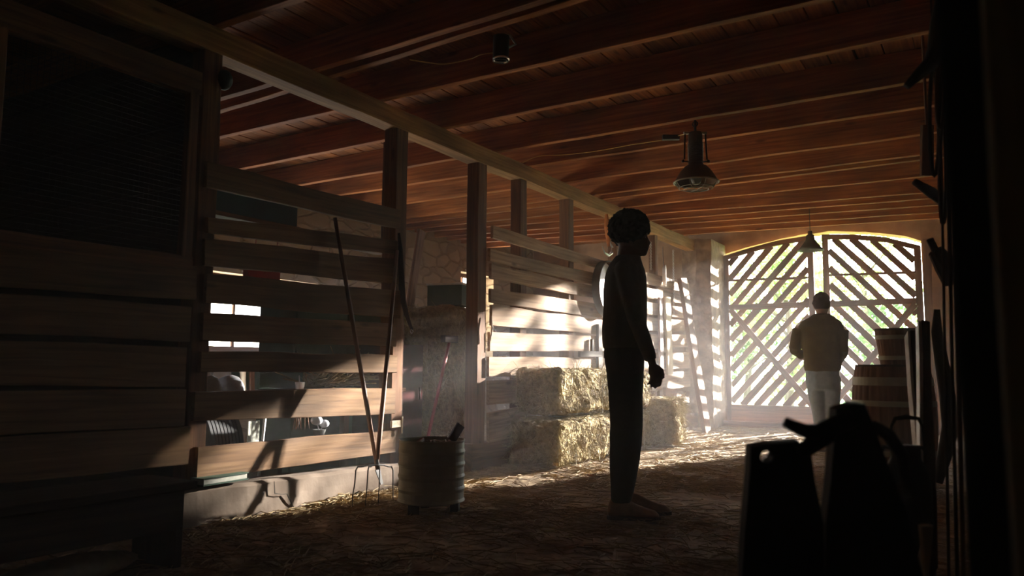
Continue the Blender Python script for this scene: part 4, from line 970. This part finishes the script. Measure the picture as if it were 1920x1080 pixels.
for l in (NL, FL):
    du = .02 if l > 0 else 0
    body.tube([F1.P(-.02+du, l, .86), F1.P(-.03+du, l, .5), F1.P(-.05+du, l, .1)], [.075, .05, .036], 12)
bo = vobj('body', body, .0065, SKIN, p1, smooth=3)
for s_ in (-1, 1):
    mb = MB(); mb.sphere(F1.P(U(1213.5), s_*.03, Z(441)), .011); mb.build('eye', WHITE, p1, smooth=True)
# hair
hb_ = MB(); rnd = random.Random(4)
hb_.sphere(F1.P(U(1184), 0, Z(420)), (.119, .118, .115), 20, 14, q)
for i in range(620):
    a, t = rnd.uniform(0, 2*PI), math.acos(rnd.uniform(-.85, 1)); d = V((math.sin(t)*math.cos(a), math.sin(t)*math.sin(a), math.cos(t)))
    if (d.x > .5 and d.z < -.3) or (d.x > .25 and d.z < -.55): continue
    hb_.sphere(F1.P(U(1184.5)+d.x*.118, d.y*.118, Z(421)+d.z*.112), rnd.uniform(.006, .013), 7, 5)
vobj('hair', hb_, .005, HAIR, p1, smooth=1, disp=lambda c: .008*noise.noise(c*45)+.006*noise.noise(c*110))
# shirt
shm = MB()
shm.rings([F1.ring(Z(y), U(a), U(b), -w, w) for y, a, b, w in ((655, 1133, 1216, .178), (640, 1131, 1217, .175), (615, 1131, 1217, .165), (580, 1134, 1217, .17), (545, 1134, 1218, .185), (520, 1137, 1217, .2), (503, 1141, 1214, .19), (492, 1146, 1210, .15), (483, 1152, 1208, .095), (474, 1159, 1206, .062))])
for s_ in (-1, 1):
    l = .2*s_; el = F1.P(U(1190)+(.012 if s_ < 0 else -.05), l*1.13, Z(598)); wr = F1.P(U(1224) if s_ < 0 else U(1190), l*1.08, Z(683)); shd = F1.P(U(1178), l*.86, Z(510))
    shm.tube([shd, shd+(el-shd)*.5, el], [.066, .058, .05], 14); shm.tube([el, el+(wr-el)*.5, el+(wr-el)*.93], [.05, .045, .034], 14); shm.sphere(shd, .068)
fold = lambda c: .0035*noise.noise(V((c.x*14, c.y*14, c.z*7)))
vobj('shirt', shm, .009, SHIRT, p1, smooth=5, disp=fold)
# trousers
tm = MB()
tm.rings([F1.ring(Z(y), U(a), U(b), -w, w) for y, a, b, w in ((640, 1136, 1212, .16), (665, 1134, 1213, .178), (700, 1139, 1209, .178), (722, 1141, 1206, .17), (740, 1143, 1205, .15))])
for l, du, dz_ in ((NL, 0, 0), (FL, .012, 0)):
    tm.rings([F1.ring(Z(y), U(a)+du, U(b)+du, l-w, l+w) for y, a, b, w in ((700, 1142, 1207, .085), (750, 1144, 1204, .085), (800, 1146, 1203, .075), (830, 1145, 1202, .07), (870, 1144, 1197, .066), (910, 1146, 1189, .057), (938, 1147, 1183, .054))])
vobj('trousers', tm, .009, TROUS, p1, smooth=5, disp=lambda c: .004*noise.noise(V((c.x*12, c.y*12, c.z*9))))
for l, du in ((NL, 0), (FL, .07)): shoe(F1, U(1141)+du, U(1234)+du, l, 'shoe', p1, SHOE)

# --- man at the gate seen from the back
mb0 = at(1548, 846, z=0); fd = V((mb0.x, mb0.y, 0)).normalized(); F2 = Fig((mb0.x, mb0.y, 0), fd); S2 = (mb0-CP).dot(FW)/FPX
def A2(px): return -(px-1548)*S2      # body left is image left (seen from the back)
def Z2(py): return (846-py)*S2
p2 = thing('person', mb0, 'person in olive jacket and pale jeans standing with back turned at the gate', 'person')
q2 = Matrix((F2.f, F2.l, V((0, 0, 1)))).transposed().to_quaternion()
body = MB(); hc = F2.P(.05, A2(1550), Z2(570)); body.sphere(hc, (.1, .078, .115), 20, 14, q2)
body.sphere(hc+F2.f*.055+V((0, 0, -.04)), (.05, .052, .065), 14, 10, q2); body.tube([hc+F2.f*.1+V((0, 0, .0)), hc+F2.f*.125+V((0, 0, -.035))], [.01, .016], 8)
for s_ in (-1, 1): body.sphere(hc+F2.l*s_*.08+V((0, 0, -.01)), (.018, .01, .03), 12, 8, q2)
body.tube([F2.P(.0, A2(1549), Z2(608)), hc+V((0, 0, -.07))], [.06, .056], 14)
body.rings([F2.ring(Z2(y), -.08, .09, -w, w) for y, w in ((612, .12), (660, .14), (720, .14))])
ARM = []
for side, pts in ((1, ((1510, 614, .0), (1498, 655, .02), (1512, 668, .2))), (-1, ((1582, 616, .0), (1584, 662, .0), (1572, 684, .18)))):
    s3 = [F2.P(u, A2(px), Z2(py)) for px, py, u in pts]; ARM.append(s3); body.tube([s3[0], s3[1]], [.045, .035], 12); body.tube([s3[1], s3[2]], [.035, .024], 12)
    d = (s3[2]-s3[1]).normalized(); hand(body, s3[2], d, -F2.l*side, V((0, 0, 1))-d*d.z, 1, .4)
for px0, px1, px2 in ((1532, 1538, 1543), (1564, 1563, 1561)): body.tube([F2.P(0, A2(px0), Z2(700)), F2.P(.01, A2(px1), Z2(770)), F2.P(0, A2(px2), Z2(832))], [.075, .05, .036], 12)
vobj('body', body, .008, SKIN2, p2, smooth=3)
hm = MB(); hm.sphere(hc+V((0, 0, .022))-F2.f*.012, (.104, .088, .108), 20, 14, q2)
for i in range(60):
    a, t = rnd.uniform(0, 2*PI), rnd.uniform(0, 1.7); d = V((math.sin(t)*math.cos(a), math.sin(t)*math.sin(a), math.cos(t)))
    hm.sphere(hc+q2 @ V((d.x*.1-.012, d.y*.086, d.z*.108+.022)), .014, 8, 6)
vobj('hair', hm, .008, HAIR2, p2, smooth=1)
jm = MB()
jm.rings([F2.ring(Z2(y), -f, f*1.05, A2(b), A2(a)) for y, a, b, f in ((697, 1516, 1579, .14), (690, 1515, 1581, .145), (660, 1514, 1583, .14), (630, 1511, 1585, .145), (612, 1506, 1587, .14), (602, 1513, 1582, .115), (595, 1527, 1571, .09), (588, 1535, 1564, .07))])
for s3 in ARM:
    jm.tube([s3[0]-V((0, 0, .02)), (s3[0]+s3[1])/2, s3[1]], [.078, .068, .06], 14); jm.tube([s3[1], s3[1]+(s3[2]-s3[1])*.93], [.06, .042], 14)
vobj('jacket', jm, .011, JACKET, p2, smooth=4, disp=lambda c: .008*noise.noise(V((c.x*9, c.y*9, c.z*5)))+.004*noise.noise(c*22))
cm = MB(); cm.torus(F2.P(0, A2(1549), Z2(593)), .068, .02, (0, 0, 1), 24, 8); cm.build('collar', JACKET, p2, smooth=True)
jn = MB()
jn.rings([F2.ring(Z2(y), -.125, .11, A2(b), A2(a)) for y, a, b in ((685, 1519, 1576), (700, 1517, 1577), (718, 1518, 1577), (732, 1521, 1575))])
for x0_, x1_, x2_ in ((1533, 1538, 1544), (1563, 1562, 1560)):
    jn.rings([F2.ring(Z2(y), -w*1.1, w*1.1, A2(px)-w, A2(px)+w) for y, px, w in ((708, x0_, .09), (735, (x0_*2+x1_)/3, .088), (770, x1_, .07), (800, (x1_+x2_)/2, .066), (836, x2_, .062))])
vobj('jeans', jn, .011, JEANS, p2, smooth=4, disp=lambda c: .007*noise.noise(V((c.x*11, c.y*11, c.z*10))))
for px in (1543, 1562): shoe(F2, -.08, .19, A2(px), 'shoe', p2, SHOE, wdt=.045)

# ------------------------------------------------------------------ outside: trees
def tree(x, y, h, r, m_, label, seed, n=2600, tr=.12):
    rnd = random.Random(seed); root = thing('tree', V((x, y, 0)), label, 'tree', 'trees outside the gate')
    mb = MB(); mb.tube([(x, y, -.1), (x+.1, y, h*.35), (x-.05, y+.1, h*.75)], [tr, tr*.7, tr*.3], 8)
    for k in range(6):
        a = k*1.1; z = h*(.25+.08*k); mb.tube([(x, y, z), (x+math.cos(a)*r*.6, y+math.sin(a)*r*.6, z+r*.4)], [tr*.4, tr*.1], 6)
    mb.build('trunk', BARK, root)
    lm = MB(); cl = [(V((x+rnd.gauss(0, r*.45), y+rnd.gauss(0, r*.35), h*rnd.uniform(.12, 1))), r*rnd.uniform(.25, .5)) for _ in range(22)]
    for i in range(n):
        c_, rr_ = rnd.choice(cl); d = V((rnd.gauss(0, 1), rnd.gauss(0, 1), rnd.gauss(0, 1))).normalized()*rr_*rnd.random()**.4; p = c_+d
        if p.z < .05: continue
        a = V((rnd.gauss(0, 1), rnd.gauss(0, 1), rnd.gauss(0, 1))).normalized()*rnd.uniform(.05, .11); b = a.orthogonal().normalized()*a.length*.5; b_ = len(lm.v)
        lm.v.extend([p-a, p+b, p+a, p-b]); lm.face((b_, b_+1, b_+2, b_+3), [(0, 0)]*4)
    lm.build('foliage', m_, root)
tree(-8.5, 21, 3.9, 1.6, LEAF, 'light green tree outside, seen through the left part of the left gate leaf', 1)
tree(-6.0, 23, 3.2, 1.4, LEAF2, 'bush outside seen through the middle of the left gate leaf', 2)
tree(-4.2, 20, 4.2, 1.3, LEAF, 'tree outside seen between the two gate leaves', 3)
tree(-3.0, 25, 5.5, 1.8, LEAF, 'taller tree outside behind the right gate leaf', 4)
tree(-2.0, 19, 2.3, 1.0, LEAF2, 'low bush outside seen low through the right gate leaf', 5, 1600)
tree(-11, 30, 6.5, 2.6, LEAF2, 'distant tree outside at the far left of the gate view', 6)

# ------------------------------------------------------------------ dust haze hanging in the barn, also standing in for lens glare
mb = MB(); mb.v = [V((x_, y_, z_)) for x_ in (XL_+.02, XR_-.02) for y_ in (YB_+.05, GY+.06) for z_ in (.03, 2.99)]
for f_ in ((0, 1, 3, 2), (4, 6, 7, 5), (0, 4, 5, 1), (2, 3, 7, 6), (0, 2, 6, 4), (1, 5, 7, 3)): mb.face(f_, [(0, 0)]*4)
m = bpy.data.materials.new('dust_glare_haze'); m.use_nodes = True; nt = m.node_tree; nt.nodes.remove(nt.nodes['Principled BSDF'])
vs = N(nt, 'ShaderNodeVolumeScatter'); vs.inputs['Color'].default_value = (.95, .97, 1, 1); vs.inputs['Anisotropy'].default_value = .0
ge = N(nt, 'ShaderNodeNewGeometry'); sz_ = N(nt, 'ShaderNodeSeparateXYZ'); mr = N(nt, 'ShaderNodeMapRange', interpolation_type='SMOOTHSTEP')
nt.links.new(ge.outputs['Position'], sz_.inputs[0]); nt.links.new(sz_.outputs[2], mr.inputs[0])
for i_, v_ in enumerate((.8, 2.2, .036, .004)): mr.inputs[i_+1].default_value = v_      # dust made denser low down to imitate lens veil over the person
nt.links.new(mr.outputs[0], vs.inputs['Density'])
nt.links.new(vs.outputs[0], nt.nodes['Material Output'].inputs['Volume'])
tag(mb.build('dust_glare_haze', m, base=(-3, 5, 0)), 'thin dusty haze in the air of the barn, thickened low down as lens glare', 'haze', None, 'stuff')
for o in ALL:
    if '_b' in o: del o['_b']
